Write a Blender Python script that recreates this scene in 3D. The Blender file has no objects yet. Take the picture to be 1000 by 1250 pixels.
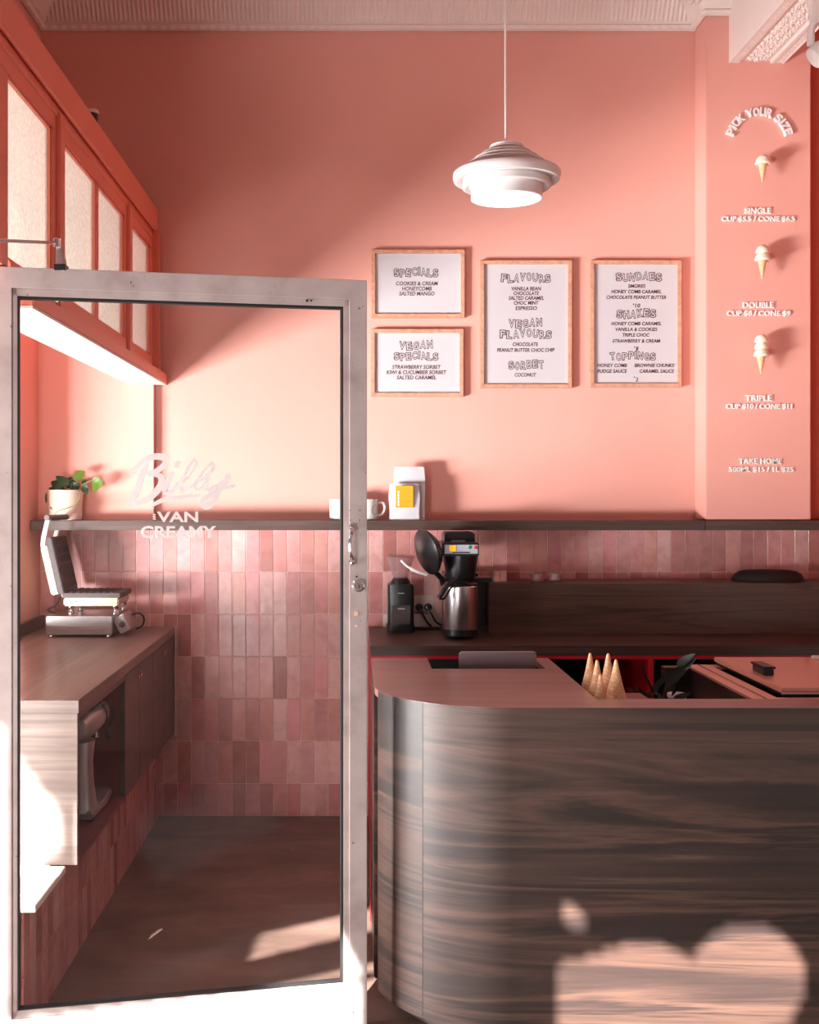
import bpy, bmesh, math, random
from mathutils import Vector, Matrix
PI = math.pi
sc = bpy.context.scene
C = sc.collection
F = 1428.0; PX = 430.0; PY = 600.0; EYE = 1.55      # focal length in pixels, vanishing point, eye height

# ------------------------------------------------------------------ camera
cam_d = bpy.data.cameras.new('camera'); cam = bpy.data.objects.new('camera', cam_d); C.objects.link(cam)
cam.location = (0, 0, EYE); cam.rotation_euler = (PI/2, 0, 0)
cam_d.sensor_fit = 'AUTO'; cam_d.sensor_width = 36; cam_d.lens = F/1250*36
cam_d.shift_x = (500-PX)/1250; cam_d.shift_y = -(625-PY)/1250
cam_d.clip_start = 0.05
sc.camera = cam
# ------------------------------------------------------------------ world, sun, window light, exposure
w = bpy.data.worlds.new('world'); sc.world = w; w.use_nodes = True
bg = w.node_tree.nodes['Background']; bg.inputs[0].default_value = (0.93, 0.95, 1.0, 1); bg.inputs[1].default_value = 0.40
def sun(name, d, energy, col, ang):
    l = bpy.data.lights.new(name, 'SUN'); l.energy = energy; l.color = col; l.angle = ang
    o = bpy.data.objects.new(name, l); C.objects.link(o); o.location = (-2, -3, 5)
    o.rotation_euler = Vector(d).to_track_quat('-Z', 'Y').to_euler(); return o
SUND = Vector((0.35, 1.0, -0.75))
sun('sun', SUND, 48.0, (1.0, 0.985, 0.96), math.radians(0.42))
def area(name, loc, target, sx, sy, energy, col):
    l = bpy.data.lights.new(name, 'AREA'); l.shape = 'RECTANGLE'; l.size = sx; l.size_y = sy; l.energy = energy; l.color = col
    o = bpy.data.objects.new(name, l); C.objects.link(o); o.location = loc
    o.rotation_euler = (Vector(target)-Vector(loc)).to_track_quat('-Z', 'Y').to_euler(); return o
# daylight thrown up by the sunlit street outside the side window, then two added fill lamps
area('street_bounce', (-4.4, 2.2, 0.25), (2.2, 3.6, 1.9), 2.2, 1.0, 800, (1.0, 0.98, 0.98))
area('counter_fill', (-2.6, 3.02, 0.78), (0.1, 3.6, 0.4), 0.5, 0.5, 185, (1.0, 0.98, 0.97))  # lamp added to brighten the counter's curved end
area('front_fill', (-1.5, -0.25, 0.4), (1.6, 5.6, 2.3), 1.0, 0.7, 95, (1.0, 0.96, 0.95))  # added lamp, lifts the right side of the back wall
sc.view_settings.view_transform = 'Standard'; sc.view_settings.look = 'None'
sc.view_settings.exposure = 0.0; sc.view_settings.gamma = 1.0; sc.view_settings.use_curve_mapping = False

# ------------------------------------------------------------------ helpers
def lin(c):
    out = []
    for v in c:
        v /= 255.0
        out.append(v/12.92 if v <= 0.04045 else ((v+0.055)/1.055)**2.4)
    return tuple(out) + (1,)
def W(px, py, Y): return Vector(((px-PX)/F*Y, Y, EYE-(py-PY)/F*Y))
class NT:
    def __init__(s, name):
        s.m = bpy.data.materials.new(name); s.m.use_nodes = True; s.t = s.m.node_tree
        s.b = s.t.nodes['Principled BSDF']; s.out = s.t.nodes['Material Output']
    def n(s, k, **kw):
        x = s.t.nodes.new(k)
        for a, v in kw.items(): setattr(x, a, v)
        return x
    def l(s, a, b): s.t.links.new(a, b)
    def coords(s, scale, kind='Object'):
        tc = s.n('ShaderNodeTexCoord'); mp = s.n('ShaderNodeMapping'); mp.inputs['Scale'].default_value = scale
        s.l(tc.outputs[kind], mp.inputs['Vector']); return mp.outputs[0]
    def noise(s, vec, scale, detail=4, dist=0.0, rough=.55):
        x = s.n('ShaderNodeTexNoise'); x.inputs['Scale'].default_value = scale; x.inputs['Detail'].default_value = detail
        x.inputs['Distortion'].default_value = dist; x.inputs['Roughness'].default_value = rough
        if vec is not None: s.l(vec, x.inputs['Vector'])
        return x.outputs['Fac']
    def ramp(s, fac, stops):
        r = s.n('ShaderNodeValToRGB'); e = r.color_ramp.elements
        while len(e) < len(stops): e.new(.5)
        for i, (p, c) in enumerate(stops): e[i].position = p; e[i].color = lin(c)
        s.l(fac, r.inputs[0]); return r.outputs[0]
    def mix(s, fac, a, b, mode='MIX'):
        x = s.n('ShaderNodeMix', data_type='RGBA', blend_type=mode)
        if isinstance(fac, (int, float)): x.inputs[0].default_value = fac
        else: s.l(fac, x.inputs[0])
        for i, v in ((6, a), (7, b)):
            if isinstance(v, tuple): x.inputs[i].default_value = v
            else: s.l(v, x.inputs[i])
        return x.outputs[2]
    def bump(s, h, strength, dist=.01):
        b = s.n('ShaderNodeBump'); b.inputs['Strength'].default_value = strength; b.inputs['Distance'].default_value = dist
        s.l(h, b.inputs['Height']); s.l(b.outputs[0], s.b.inputs['Normal'])
def plain(name, rgb, rough=.5, metal=0, var=.06, nscale=12, emit=None, spec=None, coat=0):
    t = NT(name); c = lin(rgb)
    f = t.noise(t.coords((1,1,1)), nscale, 4)
    d = tuple(max(0, x*(1-var*2)) for x in c[:3])+(1,); u = tuple(min(1, x*(1+var)) for x in c[:3])+(1,)
    t.l(t.mix(f, d, u), t.b.inputs['Base Color'])
    t.b.inputs['Roughness'].default_value = rough; t.b.inputs['Metallic'].default_value = metal
    if spec is not None: t.b.inputs['Specular IOR Level'].default_value = spec
    if coat: t.b.inputs['Coat Weight'].default_value = coat
    if emit:
        t.b.inputs['Emission Color'].default_value = lin(emit[0]); t.b.inputs['Emission Strength'].default_value = emit[1]
    return t.m
def paint(name, a, b, rough=.75, bump=.06):
    t = NT(name); v = t.coords((1,1,1))
    t.l(t.ramp(t.noise(v, 1.6, 5), [(.3, a), (.7, b)]), t.b.inputs['Base Color'])
    t.b.inputs['Roughness'].default_value = rough; t.b.inputs['Specular IOR Level'].default_value = .3
    t.bump(t.noise(v, 90, 3), bump, .004); return t.m
def walnut(name, sc3, stops=None, rough=.38, kind='Object'):
    t = NT(name); v = t.coords(sc3, kind)
    stops = stops or [(.3, (30,20,17)), (.42, (50,34,29)), (.5, (80,56,46)), (.56, (40,27,24)), (.66, (62,43,36)), (.8, (130,100,84))]
    a = t.noise(v, 1.0, 7, .9, .62)
    tc2 = t.coords(tuple(x*6 if x > 3 else x*2.2 for x in sc3), kind)
    b = t.noise(tc2, 1.0, 4, .3)
    col = t.mix(.5, t.ramp(a, stops), t.ramp(b, [(.3, (150,150,150)), (.7, (255,255,255))]), 'MULTIPLY')
    t.l(col, t.b.inputs['Base Color']); t.b.inputs['Roughness'].default_value = rough
    t.bump(b, .05, .002); return t.m

M = {}
M['wall'] = paint('coral_paint', (222,161,148), (226,166,153))
M['wall_dark'] = paint('coral_paint_shaded', (188,96,76), (194,102,82))  # coral wall with the recess shade painted in as deeper red
M['frame_paint'] = plain('coral_gloss_paint', (228,128,104), .42, var=.03)
M['white_paint'] = plain('white_plaster', (236,222,216), .7, var=.03)
M['ceil'] = paint('ceiling_plaster', (240,226,220), (244,232,226))
M['pave'] = plain('grey_pavement', (76,72,69), .8, var=.1)
M['grout'] = plain('pale_grout', (242,220,208), .9, var=.04)
M['wood_face'] = walnut('walnut_face', (.55, .55, 9.0))
M['wood_board'] = walnut('walnut_board', (.7, .7, 13.0), [(.3, (54,38,32)), (.5, (96,70,58)), (.58, (64,45,39)), (.72, (136,104,86))])
M['wood_bench'] = walnut('walnut_bench', (.7, 9.0, 13.0), [(.3, (54,38,34)), (.5, (78,56,50)), (.7, (96,72,64))], .42)
M['wood_uv'] = walnut('walnut_curved', (.34, 6.4, 1), rough=.52, kind='UV')
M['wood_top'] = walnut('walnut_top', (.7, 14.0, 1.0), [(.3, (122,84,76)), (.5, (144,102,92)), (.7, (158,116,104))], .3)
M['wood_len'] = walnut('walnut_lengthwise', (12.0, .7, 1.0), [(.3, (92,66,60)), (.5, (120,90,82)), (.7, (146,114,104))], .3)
M['wood_side'] = walnut('walnut_side', (1.2, 1.2, 10.0), [(.3, (70,46,40)), (.5, (92,62,54)), (.7, (112,80,70))], .35)
M['wood_pale'] = walnut('walnut_sunlit_end', (.7, .7, 11.0), [(.3, (104,88,82)), (.5, (124,108,100)), (.7, (140,124,116))], .45)  # paler walnut, sunlight on the cabinet end painted in
M['wood_shelf'] = walnut('walnut_shelf', (.8, 6.0, 16.0), [(.3, (62,44,39)), (.5, (86,64,57)), (.7, (108,84,75))])
M['oak'] = walnut('oak_frame', (9, 9, 9), [(.3, (208,150,122)), (.5, (216,160,132)), (.7, (222,168,140))], .5)
M['red'] = plain('crimson_laminate', (186,22,38), .45, var=.04)
M['maroon'] = plain('maroon_laminate', (112,40,40), .5, var=.05)
M['black'] = plain('black_plastic', (22,21,23), .32, var=.1)
M['black_matt'] = plain('black_matt', (16,14,15), .7, var=.1)
M['dark_plate'] = plain('dark_cast_iron', (62,46,46), .5, var=.1, nscale=60)
M['steel'] = plain('brushed_steel', (196,190,190), .28, 1, var=.05, nscale=40)
M['mixer'] = plain('silver_mixer_paint', (172,162,160), .35, .5, var=.03)
M['chrome'] = plain('chrome', (222,220,220), .12, 1, var=.02)
M['cream_steel'] = plain('satin_steel', (176,168,146), .4, .7, var=.04)
M['white'] = plain('white_plastic', (232,228,224), .4, var=.02)
M['ceramic'] = plain('cream_ceramic', (222,196,180), .35, var=.03, coat=.2)
M['mug'] = plain('white_ceramic', (200,194,188), .25, var=.02, coat=.3)
M['paper'] = plain('menu_paper', (196,192,196), .6, var=.01)
M['ink'] = plain('maroon_ink', (74,34,38), .7, var=.02)
M['decal'] = plain('white_vinyl', (240,240,238), .5, var=.01)
M['yellow'] = plain('yellow_label', (226,150,14), .5, var=.03)
M['bag'] = plain('white_coffee_pouch', (196,195,200), .38, var=.04)
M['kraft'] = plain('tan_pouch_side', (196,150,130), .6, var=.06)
M['brass'] = plain('brass', (206,160,110), .25, 1, var=.04)
M['pink_steel'] = plain('steel_pink_reflection', (226,168,150), .3, .35, var=.04, nscale=4)  # pink reflection of the wall painted into the steel's base colour
M['green'] = plain('pothos_leaf', (46,80,36), .35, var=.2, nscale=30)
M['green_light'] = plain('pale_pothos_leaf', (112,148,52), .35, var=.2, nscale=30)
M['dark_leaf'] = plain('dark_leaf', (48,50,44), .4, var=.2, nscale=30)
M['stem'] = plain('leaf_stem', (120,134,70), .5)
M['waffle'] = None
M['orange_btn'] = plain('orange_switch', (250,170,30), .4, emit=((250,160,30), .8))
M['green_btn'] = plain('green_lamp', (20,140,70), .4)
M['red_btn'] = plain('red_lamp', (200,30,40), .4)
M['brand_panel'] = plain('grey_fascia', (176,184,196), .35, var=.03)
M['pale_green'] = plain('pale_green_plastic', (150,168,150), .5)
M['lamp_white'] = plain('lamp_white_metal', (206,198,196), .45, var=.01)
M['gelato'] = plain('vanilla_gelato', (240,226,204), .6, var=.04, nscale=50)

def mk_tile():
    t = NT('zellige_tile'); oi = t.n('ShaderNodeObjectInfo')
    base = t.ramp(oi.outputs['Random'], [(0, (178,118,112)), (.14, (204,142,136)), (.3, (224,166,156)), (.45, (214,146,146)), (.6, (232,186,180)), (.75, (214,166,164)), (.88, (228,158,160)), (1, (190,132,130))])
    v = t.n('ShaderNodeTexCoord')
    ad = t.n('ShaderNodeVectorMath', operation='ADD'); t.l(v.outputs['Object'], ad.inputs[0])
    co = t.n('ShaderNodeCombineXYZ')
    mu = t.n('ShaderNodeMath', operation='MULTIPLY'); mu.inputs[1].default_value = 37; t.l(oi.outputs['Random'], mu.inputs[0])
    t.l(mu.outputs[0], co.inputs[0]); t.l(mu.outputs[0], co.inputs[2]); t.l(co.outputs[0], ad.inputs[1])
    cloud = t.noise(ad.outputs[0], 14, 5, .8)
    col = t.mix(.75, base, t.ramp(cloud, [(.25, (214,190,186)), (.5, (240,228,226)), (.75, (255,255,255))]), 'MULTIPLY')
    t.l(col, t.b.inputs['Base Color']); t.b.inputs['Roughness'].default_value = .22
    t.bump(t.noise(ad.outputs[0], 26, 3), .35, .004); return t.m
M['tile'] = mk_tile()
def mk_floor():
    t = NT('stained_concrete'); v = t.coords((1, 2.2, 1))
    a = t.ramp(t.noise(v, 2.2, 8, .5, .65), [(.3, (80,62,54)), (.5, (102,80,70)), (.7, (124,98,88))])
    sp = t.n('ShaderNodeTexVoronoi'); sp.inputs['Scale'].default_value = 11; t.l(t.coords((1,1,1)), sp.inputs['Vector'])
    m = t.n('ShaderNodeMath', operation='LESS_THAN'); m.inputs[1].default_value = .045; t.l(sp.outputs['Distance'], m.inputs[0])
    g = t.n('ShaderNodeMath', operation='GREATER_THAN'); g.inputs[1].default_value = .6; t.l(t.noise(t.coords((1,1,1)), 1.3, 2), g.inputs[0])
    mm = t.n('ShaderNodeMath', operation='MULTIPLY'); t.l(m.outputs[0], mm.inputs[0]); t.l(g.outputs[0], mm.inputs[1])
    t.l(t.mix(mm.outputs[0], a, lin((220,214,206))), t.b.inputs['Base Color'])
    t.b.inputs['Roughness'].default_value = .55; t.bump(t.noise(v, 30, 4), .15, .004); return t.m
M['floor'] = mk_floor()
def mk_waffle():
    t = NT('waffle_cone'); v = t.coords((1,1,1))
    w1 = t.n('ShaderNodeTexWave', bands_direction='DIAGONAL'); w1.inputs['Scale'].default_value = 38; t.l(v, w1.inputs['Vector'])
    mp = t.coords((-1,-1,1)); w2 = t.n('ShaderNodeTexWave', bands_direction='DIAGONAL'); w2.inputs['Scale'].default_value = 38; t.l(mp, w2.inputs['Vector'])
    mx = t.n('ShaderNodeMath', operation='MINIMUM'); t.l(w1.outputs['Fac'], mx.inputs[0]); t.l(w2.outputs['Fac'], mx.inputs[1])
    t.l(t.ramp(mx.outputs[0], [(0, (222,166,122)), (.5, (232,184,142)), (1, (238,194,154))]), t.b.inputs['Base Color'])
    t.b.inputs['Roughness'].default_value = .6; t.bump(mx.outputs[0], .25, .002); return t.m
M['waffle'] = mk_waffle()
def mk_alu():
    t = NT('weathered_aluminium'); v = t.coords((1,1,1))
    st = t.coords((30, 30, .8))
    a = t.ramp(t.noise(v, 9, 7), [(.25, (160,142,138)), (.5, (182,166,162)), (.8, (196,182,178))])
    vo = t.noise(v, 55, 2)
    sp = t.ramp(vo, [(.0, (40,34,32)), (.22, (90,76,70)), (.27, (255,255,255))])
    t.l(t.mix(.7, a, sp, 'MULTIPLY'), t.b.inputs['Base Color'])
    t.b.inputs['Roughness'].default_value = .5; t.b.inputs['Metallic'].default_value = .25
    t.bump(t.noise(st, 1, 3), .05, .002); return t.m
M['alu'] = mk_alu()
def mk_pane(name, tint, haze, rough=.02):
    t = NT(name); t.t.nodes.remove(t.b)
    tr = t.n('ShaderNodeBsdfTransparent'); tr.inputs[0].default_value = tint
    gl = t.n('ShaderNodeBsdfGlossy'); gl.inputs['Roughness'].default_value = rough
    fr = t.n('ShaderNodeFresnel'); ge = t.n('ShaderNodeNewGeometry'); mr = t.n('ShaderNodeMapRange')
    mr.inputs['To Min'].default_value = 1.45; mr.inputs['To Max'].default_value = 1/1.45      # same reflectance on both faces of the sheet
    t.l(ge.outputs['Backfacing'], mr.inputs['Value']); t.l(mr.outputs[0], fr.inputs[0])
    di = t.n('ShaderNodeBsdfTranslucent'); di.inputs[0].default_value = (1,1,1,1)
    d2 = t.n('ShaderNodeBsdfDiffuse'); d2.inputs[0].default_value = (1,1,1,1)
    mh = t.n('ShaderNodeMixShader'); mh.inputs[0].default_value = .5; t.l(di.outputs[0], mh.inputs[1]); t.l(d2.outputs[0], mh.inputs[2])
    m1 = t.n('ShaderNodeMixShader'); m1.inputs[0].default_value = haze; t.l(tr.outputs[0], m1.inputs[1]); t.l(mh.outputs[0], m1.inputs[2])
    m2 = t.n('ShaderNodeMixShader'); t.l(fr.outputs[0], m2.inputs[0]); t.l(m1.outputs[0], m2.inputs[1]); t.l(gl.outputs[0], m2.inputs[2])
    t.l(m2.outputs[0], t.out.inputs[0]); return t.m
M['glass'] = mk_pane('door_glass', (.97,.97,.97,1), .0015)
M['clear'] = mk_pane('clear_plastic', (.9,.8,.8,1), .12, .08)
def mk_vinyl():
    t = NT('translucent_white_vinyl'); t.t.nodes.remove(t.b)
    a = t.n('ShaderNodeBsdfDiffuse'); b = t.n('ShaderNodeBsdfTranslucent'); m = t.n('ShaderNodeMixShader'); m.inputs[0].default_value = .6
    for q in (a, b): q.inputs[0].default_value = (1, 1, 1, 1)
    t.l(a.outputs[0], m.inputs[1]); t.l(b.outputs[0], m.inputs[2]); t.l(m.outputs[0], t.out.inputs[0]); return t.m
M['vinyl'] = mk_vinyl()
def mk_frost():
    t = NT('frosted_glass'); t.t.nodes.remove(t.b)
    v = t.coords((1,1,1)); nz = t.noise(v, 70, 3, .4)
    bp = t.n('ShaderNodeBump'); bp.inputs['Strength'].default_value = .6; bp.inputs['Distance'].default_value = .01; t.l(nz, bp.inputs['Height'])
    col = t.ramp(nz, [(.3, (140,134,126)), (.7, (166,160,152))])
    tl = t.n('ShaderNodeBsdfTranslucent'); t.l(col, tl.inputs[0]); t.l(bp.outputs[0], tl.inputs['Normal'])
    tr = t.n('ShaderNodeBsdfTransparent'); tr.inputs[0].default_value = (1,1,1,1)
    m1 = t.n('ShaderNodeMixShader'); m1.inputs[0].default_value = .75; t.l(tr.outputs[0], m1.inputs[1]); t.l(tl.outputs[0], m1.inputs[2])
    gl = t.n('ShaderNodeBsdfGlossy'); gl.inputs['Roughness'].default_value = .2; t.l(bp.outputs[0], gl.inputs['Normal'])
    m2 = t.n('ShaderNodeMixShader'); m2.inputs[0].default_value = .05; t.l(m1.outputs[0], m2.inputs[1]); t.l(gl.outputs[0], m2.inputs[2])
    t.l(m2.outputs[0], t.out.inputs[0]); return t.m
M['frost'] = mk_frost()

def B(): return bmesh.new()
def box(bm, x0, x1, y0, y1, z0, z1, bev=0.0, mat=None):
    vs = [bm.verts.new((x, y, z)) for x in (x0, x1) for y in (y0, y1) for z in (z0, z1)]
    fs = [bm.faces.new([vs[i] for i in q]) for q in ((0,1,3,2), (4,6,7,5), (0,4,5,1), (2,3,7,6), (0,2,6,4), (1,5,7,3))]
    if bev:
        es = {e for f in fs for e in f.edges}
        r = bmesh.ops.bevel(bm, geom=list(es), offset=bev, segments=2, affect='EDGES', clamp_overlap=True)
        vs = list({v for f in r['faces'] for v in f.verts} | {v for v in vs if v.is_valid})
    if mat is not None:
        for v in vs: v.co = mat @ v.co
    return bm
def prism(bm, pts, axis, a, b, bev=0.0):
    def mk(p, q):
        if axis == 'z': return (p[0], p[1], q)
        if axis == 'y': return (p[0], q, p[1])
        return (q, p[0], p[1])
    lo = [bm.verts.new(mk(p, a)) for p in pts]; hi = [bm.verts.new(mk(p, b)) for p in pts]
    f1 = bm.faces.new(lo); f2 = bm.faces.new(list(reversed(hi))); n = len(pts)
    fs = [f1, f2]
    for i in range(n): fs.append(bm.faces.new((lo[i], hi[i], hi[(i+1) % n], lo[(i+1) % n])))
    bmesh.ops.recalc_face_normals(bm, faces=fs)
    if bev:
        es = list(f1.edges)+list(f2.edges)
        bmesh.ops.bevel(bm, geom=es, offset=bev, segments=2, affect='EDGES', clamp_overlap=True)
    return bm
def lathe(bm, prof, c=(0,0,0), seg=32, mat=None, cap=True):
    rings = []
    for r, z in prof:
        rings.append([bm.verts.new((c[0]+r*math.cos(2*PI*i/seg), c[1]+r*math.sin(2*PI*i/seg), c[2]+z)) for i in range(seg)])
    for a, b in zip(rings, rings[1:]):
        for i in range(seg): bm.faces.new((a[i], a[(i+1) % seg], b[(i+1) % seg], b[i]))
    if cap:
        if prof[0][0] > 1e-5: bm.faces.new(list(reversed(rings[0])))
        if prof[-1][0] > 1e-5: bm.faces.new(rings[-1])
    if mat is not None:
        for r in rings:
            for v in r: v.co = mat @ v.co
    return bm
def tube(bm, pts, r, seg=8):
    pts = [Vector(p) for p in pts]; rs = r if isinstance(r, (list, tuple)) else [r]*len(pts); rings = []; prev = None
    for i, p in enumerate(pts):
        d = (pts[min(i+1, len(pts)-1)]-pts[max(i-1, 0)]).normalized()
        u = d.cross(Vector((0,0,1))) if prev is None else prev - d*prev.dot(d)
        if u.length < 1e-4: u = d.cross(Vector((1,0,0)))
        u.normalize(); prev = u; v = d.cross(u)
        rings.append([bm.verts.new(p+u*rs[i]*math.cos(2*PI*k/seg)+v*rs[i]*math.sin(2*PI*k/seg)) for k in range(seg)])
    for a, b in zip(rings, rings[1:]):
        for k in range(seg): bm.faces.new((a[k], a[(k+1) % seg], b[(k+1) % seg], b[k]))
    bm.faces.new(list(reversed(rings[0]))); bm.faces.new(rings[-1]); return bm
def smooth_pts(pts, n=6):
    pts = [Vector(p) for p in pts]; out = []
    P = [pts[0]*2-pts[1]] + pts + [pts[-1]*2-pts[-2]]
    for i in range(1, len(P)-2):
        for k in range(n):
            t = k/n; a, b, c, d = P[i-1], P[i], P[i+1], P[i+2]
            out.append(.5*((2*b)+(c-a)*t+(2*a-5*b+4*c-d)*t*t+(3*b-a-3*c+d)*t**3))
    out.append(pts[-1]); return out
def mesh_from(bm, name, mat, loc=(0,0,0), ang=35):
    bmesh.ops.recalc_face_normals(bm, faces=bm.faces[:])
    bmesh.ops.translate(bm, verts=bm.verts[:], vec=-Vector(loc))
    a = math.radians(ang)
    for f in bm.faces: f.smooth = True
    for e in bm.edges:
        e.smooth = not (len(e.link_faces) != 2 or e.calc_face_angle(0) > a)
    me = bpy.data.meshes.new(name); bm.to_mesh(me); bm.free(); me.materials.append(M[mat] if isinstance(mat, str) else mat); return me
def obj(name, bm, mat, parent=None, loc=None, label=None, ang=35):
    L = loc if loc is not None else (parent['_o'] if parent is not None else (0,0,0))
    L = tuple(L)
    me = mesh_from(bm, name, mat, L, ang); o = bpy.data.objects.new(name, me); C.objects.link(o)
    if parent is not None:
        o.parent = parent
        o['_o'] = L
    else: o.location = L; o['_o'] = L
    if label: o['label'] = label
    return o
def thing(name, label, cat, loc=(0,0,0), group=None):
    o = bpy.data.objects.new(name, None); C.objects.link(o); o.location = loc; o['_o'] = tuple(loc)
    o.empty_display_size = .05; o['label'] = label; o['category'] = cat
    if group: o['group'] = group
    return o
def tag(o, label, cat, group=None):
    o['label'] = label; o['category'] = cat
    if group: o['group'] = group
    return o
def struct(name, bm=None, mat=None, loc=(0,0,0)):
    if bm is None:
        o = bpy.data.objects.new(name, None); C.objects.link(o); o.location = loc; o['_o'] = tuple(loc)
    else: o = obj(name, bm, mat, None, loc)
    o['kind'] = 'structure'; return o
def kids(o): return [c for c in bpy.data.objects if c.parent == o]
def dup(o, loc, label=None):
    r = o.copy(); C.objects.link(r); r.location = loc
    if label: r['label'] = label
    for ch in kids(o):
        c = ch.copy(); C.objects.link(c); c.parent = r
        for g in kids(ch):
            d = g.copy(); C.objects.link(d); d.parent = c
    return r
_tc = {}
def text_polys(s, offset, shear, extrude):
    """a flat text as a mesh in the XY plane, centred, plus its size"""
    cu = bpy.data.curves.new('t', 'FONT'); cu.body = s; cu.size = 1; cu.offset = offset; cu.shear = shear
    cu.extrude = extrude; cu.align_x = 'CENTER'; cu.resolution_u = 3
    o = bpy.data.objects.new('t', cu); C.objects.link(o); dg = bpy.context.evaluated_depsgraph_get(); dg.update()
    me = bpy.data.meshes.new_from_object(o.evaluated_get(dg)); bpy.data.objects.remove(o); bpy.data.curves.remove(cu)
    return me
def text_bm(bm, s, cx, cy, wpx, hpx, Y, offset=.015, shear=0, thick=.0006, rot=0, jitter=None):
    """cx, cy, wpx, hpx in photograph pixels at depth Y: converted to metres on a wall facing the camera"""
    ref = text_polys(s, 0, shear, 0.5)
    xs = [v.co.x for v in ref.vertices]; ys = [v.co.y for v in ref.vertices]; x0, x1, y0, y1 = min(xs), max(xs), min(ys), max(ys)
    bpy.data.meshes.remove(ref)
    me = text_polys(s, offset, shear, 0.5); co = [v.co.copy() for v in me.vertices]
    k = Y/F; sx = wpx*k/(x1-x0); sy = hpx*k/(y1-y0); c = W(cx, cy, Y); R = Matrix.Rotation(rot, 3, 'Y')
    vs = []
    for p in co:
        q = Vector(((p.x-(x0+x1)/2)*sx, -p.z*thick, (p.y-(y0+y1)/2)*sy)); q = R @ q
        vs.append(bm.verts.new(c+q-Vector((0, thick/2, 0))))
    for f in me.polygons:
        try: bm.faces.new([vs[i] for i in f.vertices])
        except ValueError: pass
    bpy.data.meshes.remove(me); return bm

# ================================================================== ROOM SHELL
D = 5.6; XL = -1.49; XR = 3.0; CEIL = 4.05; FRONT = 2.9; PLX = -.93
struct('floor', box(B(), -1.7, 3.2, 1.6, 5.8, -.1, 0), 'floor')
struct('pavement', box(box(B(), -12, 12, -12, 1.6, -.12, -.02), -12, -1.7, 1.6, 12, -.12, -.02), 'pave')
struct('ceiling', box(B(), -1.7, 3.2, FRONT, 5.8, CEIL, CEIL+.1), 'ceil')
wb = struct('wall_back', box(B(), XL-.1, XR+.1, D, D+.15, 0, CEIL), 'wall')
# side wall with the big street window opening
bm = B(); y0, y1, z0, z1 = 1.0, 5.24, .36, 2.86
box(bm, XL-.12, XL, 3.2, D, 0, z0); box(bm, XL-.12, XL, 1.2, D, z1, CEIL); box(bm, XL-.12, XL, y1, D, z0, z1)
struct('wall_left', bm, 'wall')
struct('wall_right', box(B(), XR, XR+.12, FRONT, D, 0, CEIL), 'wall_dark')
struct('wall_front', box(B(), XL-.1, XR+.1, FRONT-.12, FRONT, 2.86, CEIL), 'wall')
struct('wall_pier', box(B(), 1.64, 2.126, 5.42, D, 1.42, CEIL, .004), 'wall')
struct('wall_recess', box(B(), 2.126, XR, D-.05, D-.002, 1.42, CEIL), 'wall_dark')
# raised strip of wall inside the window alcove
struct('wall_alcove', box(B(), XL, -.943, D-.05, D, 1.37, 2.9), 'wall')
# tiled field: grout bed + individual tiles
TW, TH, G = .0655, .2022, .0022
struct('trim_1', box(B(), XL, XR, D-.0125, D, 0, 1.38), 'grout')
def tile_mesh(w, h, nm):
    bm = B(); box(bm, -w/2, w/2, -.009, 0, -h/2, h/2)
    es = [e for e in bm.edges if all(v.co.y < -.005 for v in e.verts)]
    bmesh.ops.bevel(bm, geom=es, offset=.0018, segments=1, affect='EDGES')
    return mesh_from(bm, nm, 'tile')
tm = tile_mesh(TW-G, TH-G, 'tile'); ts = tile_mesh(TW-G, .1558-G, 'tile_cut')
random.seed(5)
def add_tile(me, x, y, z, parent, rot=0):
    o = bpy.data.objects.new('tile', me); C.objects.link(o); o.parent = parent
    o.location = (x+0, y, z); o.rotation_euler = (random.uniform(-.006, .006), random.uniform(-.001, .001), rot+random.uniform(-.006, .006)); return o
ztop = 1.369
x = XL+TW/2
n_t = 0
while x < 2.9:
    px = PX+x*F/D
    for r in range(7):
        zc = ztop-TH*(r+.5)
        vis = (r == 0) or (r == 1) or (px < 475 and (x > -1.0 or r <= 2))
        if px > 1010: vis = False
        if x > -.92 and x < .08: vis = True
        if not vis: continue
        me = tm
        if r == 6: me = ts; zc = (ztop-TH*6)/2-.0
        add_tile(me, x, D-.006, zc, wb); n_t += 1
    x += TW
# coping trim over tiles is the shelf; plinth under the window, tiled toward the shop
pl = struct('wall_plinth', box(B(), XL, PLX-.0045+.006-.0065+.0005, 3.27, D-.016, 0, .393), 'grout')
sm1 = tile_mesh(TW-G, .186-G, 'tile_plinth')
yy = D-.02-TW/2
while yy > 3.3:
    for zc in (.0925, .2785):
        add_tile(sm1, PLX-.002, yy, zc-.002, pl, PI/2)
    yy -= TW
struct('trim_2', box(B(), PLX-.007, -.885, 3.27, 3.615, .372, .393, .002), 'white_paint')   # pale sill board on the plinth

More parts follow.
